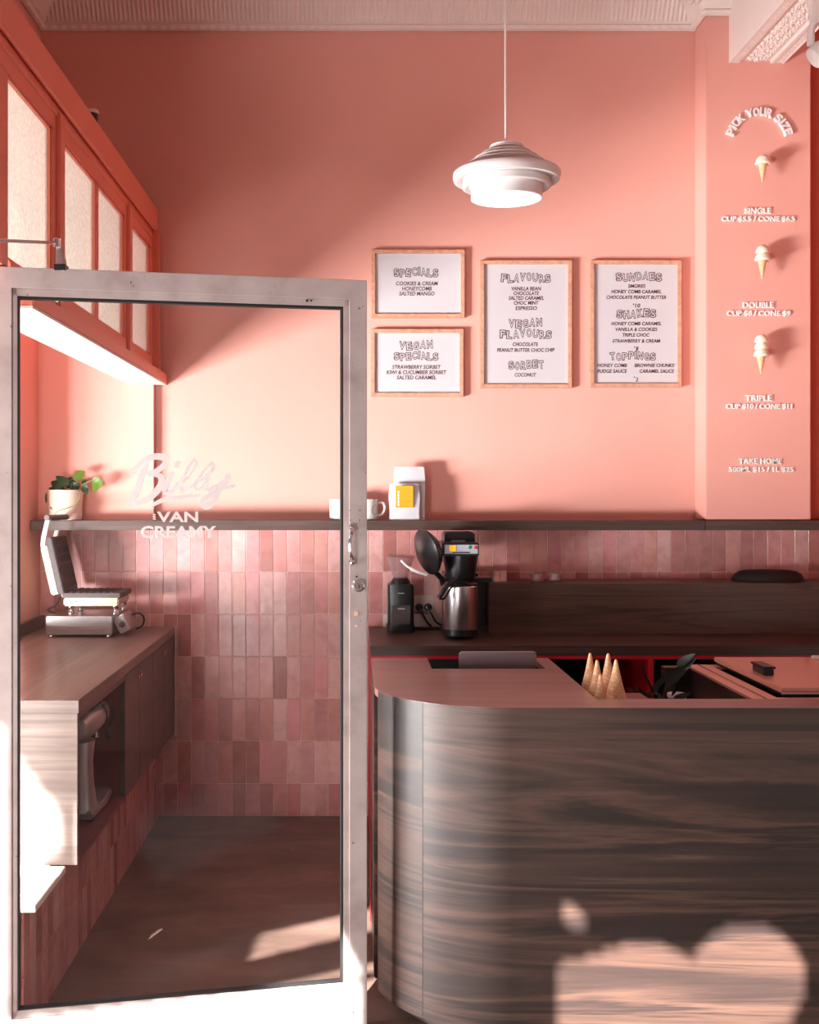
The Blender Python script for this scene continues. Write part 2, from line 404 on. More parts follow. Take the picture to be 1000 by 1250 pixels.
# cornice with flutes
def cornice(bm, a, b, horiz, wall, sgn, pitch=.0215, flutes=True):
    prof = [(.004, 3.752), (.022, 3.756), (.026, 3.772), (.016, 3.782), (.030, 3.790), (.040, 3.800), (.062, 3.835), (.095, 3.885), (.140, 3.935), (.2, 3.985), (.27, 4.02), (.36, 4.045)]
    n = max(2, int(abs(b-a)/pitch*5)) if flutes else 2
    rows = []
    for i in range(n+1):
        u = a+(b-a)*i/n; row = []
        for k, (o, z) in enumerate(prof):
            d = 0
            if flutes and 5 <= k <= 10: d = -.008*abs(math.sin(PI*(u-a)/pitch))
            if flutes and 1 <= k <= 2: d = .003*math.sin(2*PI*(u-a)/(pitch*2.2))
            off = wall+sgn*(o+d)
            row.append(bm.verts.new((u, off, z-d*.6) if horiz else (off, u, z-d*.6)))
        rows.append(row)
    for p, q in zip(rows, rows[1:]):
        for k in range(len(prof)-1): bm.faces.new((p[k], p[k+1], q[k+1], q[k]))
    return bm
struct('trim_3', cornice(B(), XL, 1.64, True, D, -1), 'white_paint')
struct('trim_4', cornice(B(), FRONT, D, False, XL, 1), 'white_paint')
bm = cornice(B(), 1.64, 1.76, True, 5.42, -1, flutes=False); cornice(bm, 5.42, D, False, 1.64, -1, flutes=False); cornice(bm, 2.0, 2.126, True, 5.42, -1, flutes=False)
prof_c = [(.004, 3.752), (.022, 3.756), (.026, 3.772), (.016, 3.782), (.030, 3.790), (.040, 3.800), (.062, 3.835), (.095, 3.885), (.140, 3.935), (.2, 3.985), (.27, 4.02), (.36, 4.045)]
rows = [[bm.verts.new((1.64-o*math.sin(a*PI/20), 5.42-o*math.cos(a*PI/20), z)) for o, z in prof_c] for a in range(11)]
for p, q in zip(rows, rows[1:]):
    for k in range(len(prof_c)-1): bm.faces.new((p[k], p[k+1], q[k+1], q[k]))
# leafy mitre where the cornice meets the pier
random.seed(3)
for i in range(26):
    c = Vector((1.60+random.uniform(-.04, .02), 5.39+random.uniform(-.03, .03), 3.80+random.uniform(0, .16)))
    lathe(bm, [(.001, -.014), (.010, -.006), (.012, .004), (.001, .014)], c, 6)
struct('trim_5', bm, 'white_paint')
# ceiling beam with plaster relief
def zc(y): return y
BZ = 3.535
bm = B(); box(bm, 1.746, 2.0, FRONT, 5.42, BZ+.012, CEIL)
for (a, b, dz) in ((1.7455, 1.752, -.002), (1.752, 1.795, .0), (1.795, 1.803, .008), (1.938, 1.955, -.004), (1.955, 1.962, .006), (1.962, 1.994, .0), (1.994, 2.0, -.003)):
    box(bm, a, b, FRONT, 5.42, BZ+dz, BZ+.03)
struct('trim_6', bm, 'white_paint')
bm = B(); random.seed(8)
y = 5.39
while y > 3.4:
    for (dx, r) in ((-.035, .016), (.0, .021), (.035, .016)):
        c = Vector((1.871+dx, y+random.uniform(-.008, .008), BZ+.012))
        for k in range(5):
            a = 2*PI*k/5+random.random(); q = c+Vector((math.cos(a)*r*.7, math.sin(a)*r*.7, 0))
            lathe(bm, [(.001, -.010), (r*.38, -.006), (r*.45, 0)], q, 6)
        lathe(bm, [(.001, -.014), (r*.3, -.010), (r*.35, 0)], c, 6)
    for dx in (-.097, 1.978-1.871):
        lathe(bm, [(.001, -.006), (.008, -.003), (.009, .004)], (1.871+dx, y, BZ+.002), 6)
    y -= .045
struct('trim_7', bm, 'white_paint')

# ------------------------------------------------------------------ transom window partition
win = struct('window_1', loc=(PLX, 4.3, 2.065))
YB = D-.004; YF = 2.4
YS = 3.245
obj('bottom_rail', box(box(B(), -1.06, -.885, YS, YB, 2.065, 2.112, .003), -.985, -.945, YS, YB, 2.112, 2.19, .003), 'frame_paint', win)
obj('lit_soffit', box(B(), -1.06, -.887, YS, YB, 2.058, 2.066), 'white_paint', win)  # white underside, the light on the rail painted in
bm = B(); box(bm, -1.03, -.93, YF, YB, 2.79, 2.90, .003); box(bm, -.985, -.945, YF, YB, 2.70, 2.79)
tube(bm, [(-.934, YF, 2.790), (-.934, YB, 2.790)], .009, 10); tube(bm, [(-.944, YF, 2.752), (-.944, YB, 2.752)], .006, 8)
obj('top_rail', bm, 'frame_paint', win)
for a, b in ((2.4, 3.213), (3.687, 3.834), (4.851, 4.998), (5.472, YB)):
    bm = box(B(), -.985, -.945, a, b, 2.165 if a < 3 else 2.19, 2.70, .002)
    if 3 < a < 5.3:
        m = (a+b)/2; box(bm, -.95, -.930, m-.032, m+.032, 2.118, 2.76, .004)
    if a > 5.3: box(bm, -.95, -.915, b-.06, b, 2.118, 2.79, .004)
    obj('post', bm, 'frame_paint', win)
obj('mullion', box(B(), -.985, -.951, 4.330, 4.380, 2.19, 2.70, .003), 'frame_paint', win)
for a, b in ((3.213, 3.687), (3.834, 4.330), (4.380, 4.851), (4.998, 5.472)):
    obj('pane', box(B(), -.968, -.961, a, b, 2.19, 2.70), 'frost', win)
    bm = B()
    for q in ((a, a+.006, 2.19, 2.70), (b-.008, b, 2.19, 2.70), (a, b, 2.19, 2.197), (a, b, 2.691, 2.70)):
        box(bm, -.961, -.951, *q)
    obj('glazing_bead', bm, 'frame_paint', win)
struct('trim_8', box(B(), XL, -1.0, YF, YB, 2.875, 2.898), 'wall')      # roof of the window alcove
sn = thing('ceiling_sensor', 'small round white cap with dark rim on top of the coral transom', 'sensor', (-.955, 4.30, 2.90))
obj('cap', lathe(B(), [(.022, .038), (.024, .044), (.02, .052), (.004, .056)], (-.955, 4.30, 2.90), 20), 'white', sn)
obj('base', lathe(B(), [(.020, 0), (.021, .038)], (-.955, 4.30, 2.90), 20), 'black', sn, label='dark base')

# ------------------------------------------------------------------ glass door
DL = Vector((-.915, 3.20, 0)); DR = Vector((-.028, 3.384, 0))
ax = (DR-DL); glassW = ax.length; ang = math.atan2(ax.y, ax.x)
DM = Matrix.Translation(DL) @ Matrix.Rotation(ang, 4, 'Z')
door = struct('door_1', loc=(DL.x, DL.y, 0))
def dbox(bm, u0, u1, v0, v1, z0, z1, bev=.0015): return box(bm, u0, u1, v0, v1, z0, z1, bev, DM)
ZB, ZT = .135, 2.083
S = .068
obj('stile', dbox(dbox(B(), -.08, -.014, -.022, .022, .02, 2.16), -.014, 0, -.014, .014, ZB-.02, ZT+.02), 'alu', door)
obj('stile', dbox(dbox(B(), glassW+.016, glassW+S, -.022, .022, .02, 2.16), glassW, glassW+.016, -.014, .014, ZB-.02, ZT+.02), 'alu', door)
obj('top_rail', dbox(dbox(B(), -.08, glassW+S, -.023, .023, ZT+.02, 2.16), -.014, glassW+.016, -.014, .014, ZT, ZT+.02), 'alu', door)
obj('bottom_rail', dbox(dbox(B(), -.08, glassW+S, -.023, .023, .012, ZB-.02), -.014, glassW+.016, -.014, .014, ZB-.02, ZB), 'alu', door)
bm = B()
for q in ((0, .006, ZB, ZT), (glassW-.005, glassW, ZB, ZT), (0, glassW, ZT-.007, ZT), (0, glassW, ZB, ZB+.004)):
    dbox(bm, q[0], q[1], -.012, .012, q[2], q[3], 0)
obj('gasket', bm, 'black_matt', door)
pane = obj('pane', dbox(B(), .002, glassW-.002, -.003, .003, ZB+.002, ZT-.002, 0), 'glass', door)
# lettering on the glass: baked from photograph pixels onto the door plane
lay = [0]
def on_door(px, py):
    # ray through the pixel meets the plane of the glass (front side)
    d = Vector(((px-PX)/F, 1, -(py-PY)/F)); nrm = Vector((-math.sin(ang), math.cos(ang), 0))
    p0 = DM @ Vector((0, -.0042-.00012*lay[0], 0)); t = (p0-Vector((0,0,EYE))).dot(nrm)/d.dot(nrm); return Vector((0,0,EYE))+d*t
def ribbon(bm, pts, w, map_=on_door, th=.0008):
    """a flat brush stroke of varying width through pixel points"""
    lay[0] += 1; w = tuple(q*1.1 for q in w)
    P = smooth_pts([Vector((a, b, 0)) for a, b in pts], 7); n = len(P)
    ws = [w[0]+(w[1]-w[0])*min(1, (i/(n-1))*2) if i < n/2 else w[1]+(w[2]-w[1])*((i/(n-1))*2-1) for i in range(n)]
    L = []; R = []
    for i, p in enumerate(P):
        d = (P[min(i+1, n-1)]-P[max(i-1, 0)]).normalized(); q = Vector((-d.y, d.x, 0))*ws[i]/2
        L.append(p+q); R.append(p-q)
    vl = [(bm.verts.new(map_(a.x, a.y)), bm.verts.new(map_(b.x, b.y))) for a, b in zip(L, R)]
    for (a, b), (c, d) in zip(vl, vl[1:]): bm.faces.new((a, b, d, c))
    for e, sgn in ((0, -1), (n-1, 1)):
        c = P[e]; r = ws[e]/2
        vs = [bm.verts.new(map_(c.x+r*math.cos(k*PI/5), c.y+r*math.sin(k*PI/5))) for k in range(10)]; bm.faces.new(vs)
def zz(pts): return [(150+a*.15, 545+b*.15) for a, b in pts]
bm = B()
ribbon(bm, zz([(200, 120), (150, 260), (110, 370), (70, 470)]), (6, 8, 6))
ribbon(bm, zz([(90, 200), (150, 130), (240, 85), (330, 90), (350, 130), (290, 190), (215, 220)]), (4.5, 8, 5))
ribbon(bm, zz([(215, 220), (300, 240), (310, 310), (240, 400), (150, 450), (95, 465)]), (5, 8, 5))
ribbon(bm, zz([(400, 220), (350, 330), (350, 370), (400, 360), (470, 290)]), (6, 7, 4))
ribbon(bm, zz([(435, 150), (450, 130)]), (6, 7, 6))
ribbon(bm, zz([(440, 340), (540, 240), (600, 140), (580, 110), (530, 180), (470, 300), (480, 350), (540, 340)]), (3, 3.6, 4))
ribbon(bm, zz([(530, 345), (660, 260), (740, 170), (720, 135), (660, 200), (590, 310), (610, 350), (680, 310)]), (3, 3.6, 4))
ribbon(bm, zz([(700, 250), (670, 310), (700, 350), (780, 310), (830, 270)]), (4, 4.6, 3.5))
ribbon(bm, zz([(860, 245), (790, 350), (720, 470), (670, 490), (650, 450), (700, 400), (800, 350), (905, 320)]), (6, 7, 4))
ribbon(bm, zz([(235, 480), (330, 435), (450, 410), (620, 395)]), (4, 5.5, 3))
obj('script_lettering', bm, 'vinyl', door)
def door_text(bm, s, x0, x1, yt, yb):
    me = text_polys(s, .028, 0, 0); co = [v.co for v in me.vertices]
    xs = [c.x for c in co]; ys = [c.y for c in co]; a, b, c, d = min(xs), max(xs), min(ys), max(ys)
    vs = [bm.verts.new(on_door(x0+(p.x-a)/(b-a)*(x1-x0), yb+(p.y-c)/(d-c)*(yt-yb))) for p in co]
    for f in me.polygons:
        try: bm.faces.new([vs[i] for i in f.vertices])
        except ValueError: pass
bm = B(); door_text(bm, 'VAN', 191.5, 242, 624.5, 637.5); door_text(bm, 'CREAMY', 171.5, 264, 642, 657)
for k in range(3): ribbon(bm, [(187, 628+k*2.6), (189.5, 628.6+k*2.6)], (1.4, 1.4, 1.4))
obj('block_lettering', bm, 'vinyl', door)
# handle, lock, closer arm
def dpt(px, py, out=0.0):
    d = Vector(((px-PX)/F, 1, -(py-PY)/F)); nrm = Vector((-math.sin(ang), math.cos(ang), 0))
    p0 = DM @ Vector((0, -.022-out, 0)); t = (p0-Vector((0,0,EYE))).dot(nrm)/d.dot(nrm); return Vector((0,0,EYE))+d*t
RY = Matrix.Rotation(PI/2, 4, 'X')
h = obj('pull_handle', tube(B(), smooth_pts([dpt(430, 644), dpt(429.5, 648, .02), dpt(427.5, 658, .035), dpt(427, 667, .036), dpt(428, 677, .032), dpt(430, 684, .02), dpt(430.5, 686)]), [.006]*5+[.0048]*8+[.006]*24, 10), 'brass', door) if False else None
P = smooth_pts([dpt(430, 644), dpt(429.5, 649, .022), dpt(427.5, 658, .036), dpt(427.2, 667, .037), dpt(428, 676, .034), dpt(430, 682, .022), dpt(430.5, 686)])
h = obj('pull_handle', tube(B(), P, [.0065-.002*math.sin(PI*i/(len(P)-1)) for i in range(len(P))], 10), 'chrome', door)
for yq in (643, 686):
    c = dpt(430.3, yq); obj('mounting_plate', lathe(B(), [(.011, 0), (.0105, .004), (.007, .008), (.002, .009)], (0,0,0), 18, Matrix.Translation(c) @ RY), 'chrome', h)
c = dpt(437.5, 714.5)
lk = obj('lock_cylinder', lathe(B(), [(.019, 0), (.019, .003), (.0155, .005), (.0135, .016), (.0125, .019)], (0,0,0), 24, Matrix.Translation(c) @ RY), 'chrome', door)
obj('keyhole', box(B(), c.x+.001, c.x+.003, c.y-.022, c.y-.018, c.z-.006, c.z+.004), 'black', lk)
bm = B()
for (a, b, r) in ((427.5, 623, .0018), (439.5, 623, .0018), (427.5, 635, .0018), (439, 635, .0018), (435.5, 704, .003), (427, 1183, .0018), (427, 1200, .0018), (435, 1218, .0022), (430.5, 1236, .0055), (439, 1234, .0018), (412, 1237, .0018), (418, 1236, .0018), (159, 345, .004), (162, 349, .003), (375, 367, .004), (380, 367, .003)):
    c = dpt(a, b, .0); lathe(bm, [(r, -.0005), (r, .0008)], (0,0,0), 10, Matrix.Translation(c) @ RY)
obj('screw_hole', bm, 'black_matt', door)['kind'] = 'stuff'
bm = B()
for (a, b, r) in ((434.5, 749, .0068), (435, 764, .004)):
    c = dpt(a, b); lathe(bm, [(r, -.0005), (r, .0012)], (0,0,0), 14, Matrix.Translation(c) @ RY)
obj('blanking_disc', bm, 'kraft', door)
# closer arm: shoe on the top rail and rod going out to the left
sh = W(76, 331, 3.215); sj = W(69.5, 298, 3.215)
bm = B(); prism(bm, [(W(68.5, 298, 3.2).x, W(0, 298, 3.2).z), (W(74.5, 298, 3.2).x, W(0, 298, 3.2).z), (W(79.5, 330, 3.2).x, W(0, 331.5, 3.2).z), (W(66.5, 330, 3.2).x, W(0, 331.5, 3.2).z)], 'y', 3.20, 3.235, .002)
cl = obj('closer_shoe', bm, 'steel', door)
obj('closer_foot', box(B(), W(66.5, 0, 3.2).x, W(80, 0, 3.2).x, 3.195, 3.24, 2.155, 2.172, .001), 'black', cl)
p = W(70, 297, 3.2)
obj('pivot', lathe(B(), [(.009, -.012), (.010, -.008), (.010, .012), (.007, .014)], (p.x, 3.2, p.z), 16), 'chrome', cl)
obj('closer_arm', tube(B(), [W(68, 296.5, 3.2), W(40, 295.2, 3.12), W(0, 293.5, 3.0), W(-50, 291, 2.86)], .0045, 8), 'steel', door)
dm = W(70, 366, 3.24)
obj('stop_cap', lathe(B(), [(.016, .012), (.018, .006), (.012, -.006), (.003, -.011)], (dm.x, 3.25, dm.z+.004), 18), 'chrome', door)

# ------------------------------------------------------------------ menus
def frame(name, x0, x1, y0, y1, label, lines, heads, outl=True):
    Y = D-.032; k = Y/F
    a = W(x0, y1, Y); b = W(x1, y0, Y)
    t = thing(name, label, 'menu', ((a.x+b.x)/2, D, a.z), 'framed menus')
    X0, X1, Z0, Z1 = a.x, b.x, a.z, b.z; fw = .018
    for q in (((X0,Z0),(X1,Z0),(X1-fw,Z0+fw),(X0+fw,Z0+fw)), ((X0,Z1),(X0+fw,Z1-fw),(X1-fw,Z1-fw),(X1,Z1)), ((X0,Z0),(X0+fw,Z0+fw),(X0+fw,Z1-fw),(X0,Z1)), ((X1,Z0),(X1,Z1),(X1-fw,Z1-fw),(X1-fw,Z0+fw))):
        obj('frame_rail', prism(B(), q, 'y', Y, D-.002, .001), 'oak', t)
    obj('menu_sheet', box(B(), X0+fw*.8, X1-fw*.8, D-.018, D-.012, Z0+fw*.8, Z1-fw*.8), 'paper', t)
    YT = D-.0185; bm = B()
    for (s, cx, cy, wd, hh) in lines: text_bm(bm, s, cx, cy, wd, hh, YT, .019, .14, .0004)
    obj('menu_lettering', bm, 'ink', t)['kind'] = 'stuff'
    b1 = B(); b2 = B()
    random.seed(len(label))
    for (s, cx, cy, wd, hh) in heads:
        ws_ = [.5 if q == 'I' else 1 for q in s]; tw = sum(ws_); acc = 0
        for i, ch in enumerate(s):
            cell = wd/tw*ws_[i]; x = cx-wd/2+acc+cell/2; acc += cell
            dy = math.sin(i*1.15+.3)*hh*.12; rt = random.uniform(-.12, .12)
            wl = (hh-1.2)*.15 if ch == 'I' else cell*.70
            text_bm(b1, ch, x, cy+dy, wl, hh-1.2, YT, .072, 0, .0004, rt)
            text_bm(b2, ch, x, cy+dy, wl, hh-1.2, YT-.0006, .002, 0, .0004, rt)
    obj('heading_outline', b1, 'ink', t)['kind'] = 'stuff'; obj('heading_fill', b2, 'paper', t, label='pale inside of the outlined heading letters')['kind'] = 'stuff'
    return t
frame('menu_frame', 453.5, 567.5, 304.5, 387.5, 'small oak-framed menu headed SPECIALS, upper of the two landscape frames',
      [('COOKIES & CREAM', 509, 346, 51, 4.6), ('HONEYCOMB', 509, 352.3, 36, 4.6), ('SALTED MANGO', 509, 358.4, 43, 4.6)], [('SPECIALS', 508, 332.3, 55, 10)])
frame('menu_frame', 453, 566, 401.5, 484, 'small oak-framed menu headed VEGAN SPECIALS, lower of the two landscape frames',
      [('STRAWBERRY SORBET', 508.5, 448, 59, 4.6), ('KIWI & CUCUMBER SORBET', 508.5, 454.4, 73, 4.6), ('SALTED CARAMEL', 508.5, 460.8, 48, 4.6)], [('VEGAN', 508, 421.5, 42, 10), ('SPECIALS', 508, 434.5, 55, 9.5)])
frame('menu_frame', 586.5, 698.5, 317.5, 473.5, 'tall oak-framed menu headed FLAVOURS between the small frames and SUNDAES menu',
      [('VANILLA BEAN', 642.5, 352.3, 36, 4.4), ('CHOCOLATE', 642.5, 358, 31, 4.4), ('SALTED CARAMEL', 642.5, 363.8, 43, 4.4), ('CHOC MINT', 642.5, 369.7, 30, 4.4), ('ESPRESSO', 642.5, 376.2, 26, 4.4),
       ('CHOCOLATE', 641.5, 420.2, 31, 4.4), ('PEANUT BUTTER CHOC CHIP', 642, 427.3, 70, 4.4), ('COCONUT', 641.5, 457.5, 26, 4.4)],
      [('FLAVOURS', 642, 339, 61, 10), ('VEGAN', 641.5, 394.5, 42, 10), ('FLAVOURS', 642, 407.5, 64, 10), ('SORBET', 642.5, 445.5, 44, 10)])
frame('menu_frame', 721, 832.5, 317.5, 472.5, 'tall oak-framed menu headed SUNDAES, SHAKES and TOPPINGS, rightmost frame beside the pier',
      [('SMORES', 777.5, 349.2, 21, 4.2), ('HONEY COMB CARAMEL', 777, 356, 61, 4.2), ('CHOCOLATE PEANUT BUTTER', 777, 362.8, 73, 4.2), ('10', 778.5, 373, 6, 4.6), ("'", 773.6, 371.6, 1, 1.6),
       ('HONEY COMB CARAMEL', 777, 395, 61, 4.2), ('VANILLA & COOKIES', 777, 402, 51, 4.2), ('TRIPLE CHOC', 776.5, 408.8, 33, 4.2), ('STRAWBERRY & CREAM', 777, 416.2, 58, 4.2), ('8', 778, 425.5, 3, 4.6), ("'", 775, 423.8, 1, 1.6),
       ('HONEY COMB', 747.5, 446, 36, 4.2), ('FUDGE SAUCE', 747.5, 453, 36, 4.2), ('BROWNIE CHUNKS', 799, 446, 48, 4.2), ('CARAMEL SAUCE', 802, 453, 42, 4.2), ('2', 777.5, 463.2, 3, 4.6), ("'", 774.6, 460.5, 1, 1.6)],
      [('SUNDAES', 780, 337.7, 57, 10), ('SHAKES', 777, 383, 49, 10), ('TOPPINGS', 772.5, 434.5, 57, 9.5)])

# ------------------------------------------------------------------ raised lettering and cones on the pier
YP = 5.42
t = thing('wall_lettering', 'arched raised white letters reading PICK YOUR SIZE at top of the pier', 'lettering', tuple(W(926, 170, YP)))
s = 'PICK YOUR SIZE'; cx, cy, R = 926.5, 174, 37
wts = {'I': .55, ' ': .6}; tot = sum(wts.get(c, 1) for c in s); acc = 0; span = math.radians(154)
for ch in s:
    wd = wts.get(ch, 1); a = -span/2+span*(acc+wd/2)/tot; acc += wd
    if ch == ' ': continue
    obj('letter', text_bm(B(), ch, cx+R*math.sin(a), cy-R*math.cos(a), 1.7 if ch == 'I' else 7.0, 9.3, YP, .03, 0, .014, a), 'decal', t)
def raised(label, rows):
    y = rows[-1][2]
    bm = B()
    t = thing('wall_lettering', label, 'lettering', tuple(W(926, y+4, YP)))
    for (s, x, yy, wd) in rows:
        obj('letter_row', text_bm(B(), s, x, yy, wd, 6.8, YP, .016, 0, .008), 'decal', t)
raised('raised white letters reading SINGLE with cup and cone prices, below the one-scoop cone', [('SINGLE', 925, 257.5, 32), ('CUP $5.5 / CONE $6.5', 925.5, 267.8, 89)])
raised('raised white letters reading DOUBLE with cup and cone prices, below the two-scoop cone', [('DOUBLE', 925.5, 372.5, 37), ('CUP $8 / CONE $9', 926, 383, 77)])
raised('raised white letters reading TRIPLE with cup and cone prices, below the three-scoop cone', [('TRIPLE', 926, 486, 32), ('CUP $10 / CONE $11', 926.5, 496.5, 80)])
raised('raised white letters reading TAKE HOME with tub prices, lowest lines on the pier', [('TAKE HOME', 928, 563, 52), ('500ML $15 / 1L $25', 929, 573.5, 78)])
def wall_cone(n, px, ytop, yscoop, ytip, label):
    Yc = 5.36; k = Yc/F; tip = W(px-1, ytip, Yc); top = W(px, yscoop, Yc); zt = W(px, ytop, Yc).z
    t = thing('ice_cream_cone', label, 'ice cream cone', (tip.x, YP, tip.z), 'display cones on the pier')
    obj('cone', lathe(B(), [(.0015, 0), (.021, top.z-tip.z), (.019, top.z-tip.z+.002)], tuple(tip), 20), 'waffle', t)
    hh = (zt-top.z)/n; 
    for i in range(n):
        z = top.z+hh*i; r = .033 if i == 0 else .030; r *= (1 if n < 3 else .98)
        pr = [(.019, -.002), (r*1.0, -.006 if i == 0 else -.002), (r*1.12 if i == 0 else r*1.04, .002), (r, .010), (r*.95, hh*.5), (r*.72, hh*.85), (r*.35, hh*1.08), (.001, hh*1.12)]
        obj('scoop', lathe(B(), pr, (top.x-.001, Yc, z), 20), 'gelato', t)
    obj('wall_peg', tube(B(), [(top.x, Yc, top.z+.01), (top.x, YP, top.z+.01)], .004, 6), 'white', t)
wall_cone(1, 932, 190, 199.5, 223.5, 'wall-mounted waffle cone with one vanilla scoop, highest on the pier')
wall_cone(2, 931.5, 300, 317, 341.5, 'wall-mounted waffle cone with two vanilla scoops, middle of the pier')
wall_cone(3, 930, 409, 434, 457, 'wall-mounted waffle cone with three vanilla scoops, lowest on the pier')

# ------------------------------------------------------------------ pendant lamp
Yl = 3.95; c = W(618.5, 253, Yl); k = Yl/F
def rr(px): return px*k
pd = thing('pendant_lamp', 'white stepped-disc pendant lamp hanging on a thin cord over the counter', 'lamp', (c.x, Yl, c.z))
prof = []
zt = W(0, 178, Yl).z
def ly(p): return W(0, p, Yl).z-c.z
steps = [(21, 179, 185.5), (31, 186.5, 191), (39, 192, 197), (46.5, 198, 203), (54, 203.5, 208)]
prof = [(.004, ly(178)), (rr(20), ly(178))]
for r, a, b in steps: prof += [(rr(r-1.5), ly(a)), (rr(r), ly(a+1)), (rr(r), ly(b))]
prof += [(rr(62), ly(208.5)), (rr(65), ly(211)), (rr(65.5), ly(216)), (rr(64), ly(221)), (rr(61), ly(222)), (rr(53), ly(219)), (rr(51.5), ly(221)), (rr(53), ly(222)), (rr(53.5), ly(229)), (rr(51), ly(230.5)), (rr(45), ly(228)), (rr(43), ly(231)), (rr(43.5), ly(243)), (rr(41.5), ly(243.5)), (rr(41), ly(240))]
prof = [(r, z) for r, z in prof][::-1]
obj('lamp_shade', lathe(B(), prof, (c.x, Yl, c.z), 64, cap=False), 'lamp_white', pd, ang=50)
M['lamp_on'] = plain('lamp_diffuser', (255,250,240), .5, emit=((255,248,240), 3.0))
obj('diffuser', lathe(B(), [(.001, ly(243)), (rr(41.3), ly(243)), (rr(41.3), ly(240.5)), (.001, ly(240))], (c.x, Yl, c.z), 48), 'lamp_on', pd)
obj('cord', tube(B(), [(c.x-.003, Yl, c.z+ly(179)), (c.x-.004, Yl, c.z+ly(100)), (c.x-.005, Yl, CEIL)], .0034, 8), 'white', pd)

# spotlight top right
q = W(990, 62, 4.3)
sp = thing('spotlight', 'white spotlight head under the moulded ceiling beam at the top right edge', 'spotlight', (q.x, 4.3, q.z))
obj('head', lathe(B(), [(.020, -.035), (.040, -.030), (.047, 0), (.040, .03), (.012, .05)], (0,0,0), 24, Matrix.Translation(q+Vector((.035, 0, -.01))) @ Matrix.Rotation(.9, 4, 'Y')), 'white', sp)
obj('bracket', tube(B(), [q+Vector((.0, 0, .02)), q+Vector((.0, 0, .075)), q+Vector((.02, 0, .12))], .014, 10), 'white', sp)
obj('knuckle', lathe(B(), [(.009, -.012), (.011, 0), (.009, .012)], (q.x+.028, 4.27, q.z+.085), 12), 'black', sp)
obj('mounting_arm', box(B(), q.x+.0, q.x+.04, 4.28, 4.32, q.z+.1, BZ), 'white', sp)

# ------------------------------------------------------------------ long wall shelf
SZ = 1.416; SY = 5.40
tag(obj('wall_shelf', box(B(), -1.487, 1.63, SY, D-.051, SZ-.045, SZ, .002), 'wood_shelf', None, (0, D, SZ)), 'long dark walnut shelf running the width of the back wall above the tiles', 'shelf')
bm = bpy.data.objects['wall_shelf']
# the shelf continues in front of the pier
tag(obj('wall_shelf', box(B(), 1.631, 2.6, SY, D-.051, SZ-.045, SZ+.0, .002), 'wood_shelf', None, (2, D, SZ)), 'end length of the dark walnut shelf under the lettered pier', 'shelf')

# ------------------------------------------------------------------ left cabinet with worktop
CT = .905; CX = -.85; CY0, CY1 = 3.62, 5.585; CB = .394
cb = thing('niche_cabinet', 'low walnut cabinet with open niche along the left window, pale sunlit end panel', 'cabinet', (-1.17, 4.6, CB))
NY = 4.37
bm = B(); T = .018; X0 = XL+.003
box(bm, X0, X0+.01, CY0+T, CY1, CB, CT-.04)
box(bm, X0, CX-.02, NY, NY+T, CB, CT-.04); box(bm, X0, CX-.02, CY1-T, CY1, CB, CT-.04)
obj('carcass', bm, 'maroon', cb)
obj('niche_floor', box(B(), X0, CX, CY0+T, NY, CB, CB+T), 'maroon', cb)
obj('niche_ceiling', box(B(), X0, CX-.002, CY0+T, NY, CT-.062, CT-.042), 'maroon', cb)
obj('bottom_panel', box(B(), X0, CX-.02, NY+T, CY1-T, CB, CB+T), 'wood_side', cb)
obj('end_panel', box(B(), X0, CX, CY0, CY0+T, CB, CT-.042, .001), 'wood_pale', cb, label='end panel painted paler for sunlight')
obj('niche_rail', box(B(), CX-.018, CX, CY0+T, NY, CT-.062, CT-.042), 'wood_side', cb)
ys = [NY+.002, 4.675, 4.98, 5.285, CY1-.012]
for i in range(4):
    a, b = ys[i]+.002, ys[i+1]-.002
    d = obj('door', box(B(), CX-.02, CX, a, b, CB+.004, CT-.045, .0015), 'wood_side', cb)
    kx = b-.022 if i % 2 == 0 else a+.022
    obj('finger_pull', lathe(B(), [(.011, 0), (.012, .003), (.009, .004), (.006, .001)], (0,0,0), 16, Matrix.Translation((CX, kx, .82)) @ Matrix.Rotation(PI/2, 4, 'Y')), 'brass', d)
wt = thing('worktop', 'walnut worktop over the window-side cabinet with upstand along the left wall', 'worktop', (-1.17, 4.6, CT))
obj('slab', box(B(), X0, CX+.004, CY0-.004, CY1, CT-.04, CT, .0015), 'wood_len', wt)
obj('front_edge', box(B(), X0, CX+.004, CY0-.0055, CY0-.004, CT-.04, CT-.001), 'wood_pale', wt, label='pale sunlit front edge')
obj('upstand', box(B(), X0, X0+.02, CY0, CY1, CT, CT+.055, .001), 'wood_side', wt)
struct('trim_9', box(B(), CX+.005, CX+.011, 5.574, 5.5845, CB-.01, CT+.002), 'grout')


# stand mixer in the niche
mz = CB+.018; MX = -.945
mxr = thing('stand_mixer', 'silver stand mixer standing in the open niche of the cabinet', 'mixer', (MX, 4.2, mz))
bm = B(); prism(bm, [(MX-.055, 4.02), (MX+.055, 4.02), (MX+.062, 4.2), (MX+.05, 4.36), (MX+.015, 4.385), (MX-.015, 4.385), (MX-.05, 4.36), (MX-.062, 4.2)], 'z', mz+.008, mz+.036, .008)
obj('foot', bm, 'mixer', mxr)
bm = B(); rings = []
for (z, y, rx, ry) in ((.03, 4.09, .056, .075), (.06, 4.085, .05, .062), (.12, 4.075, .044, .052), (.20, 4.075, .041, .05), (.245, 4.08, .044, .054), (.27, 4.085, .046, .058)):
    rings.append([bm.verts.new((MX+rx*math.cos(a*PI/12), y+ry*math.sin(a*PI/12), mz+z)) for a in range(24)])
for p, q in zip(rings, rings[1:]):
    for k in range(24): bm.faces.new((p[k], p[(k+1) % 24], q[(k+1) % 24], q[k]))
bm.faces.new(list(reversed(rings[0]))); bm.faces.new(rings[-1])
obj('column', bm, 'mixer', mxr)
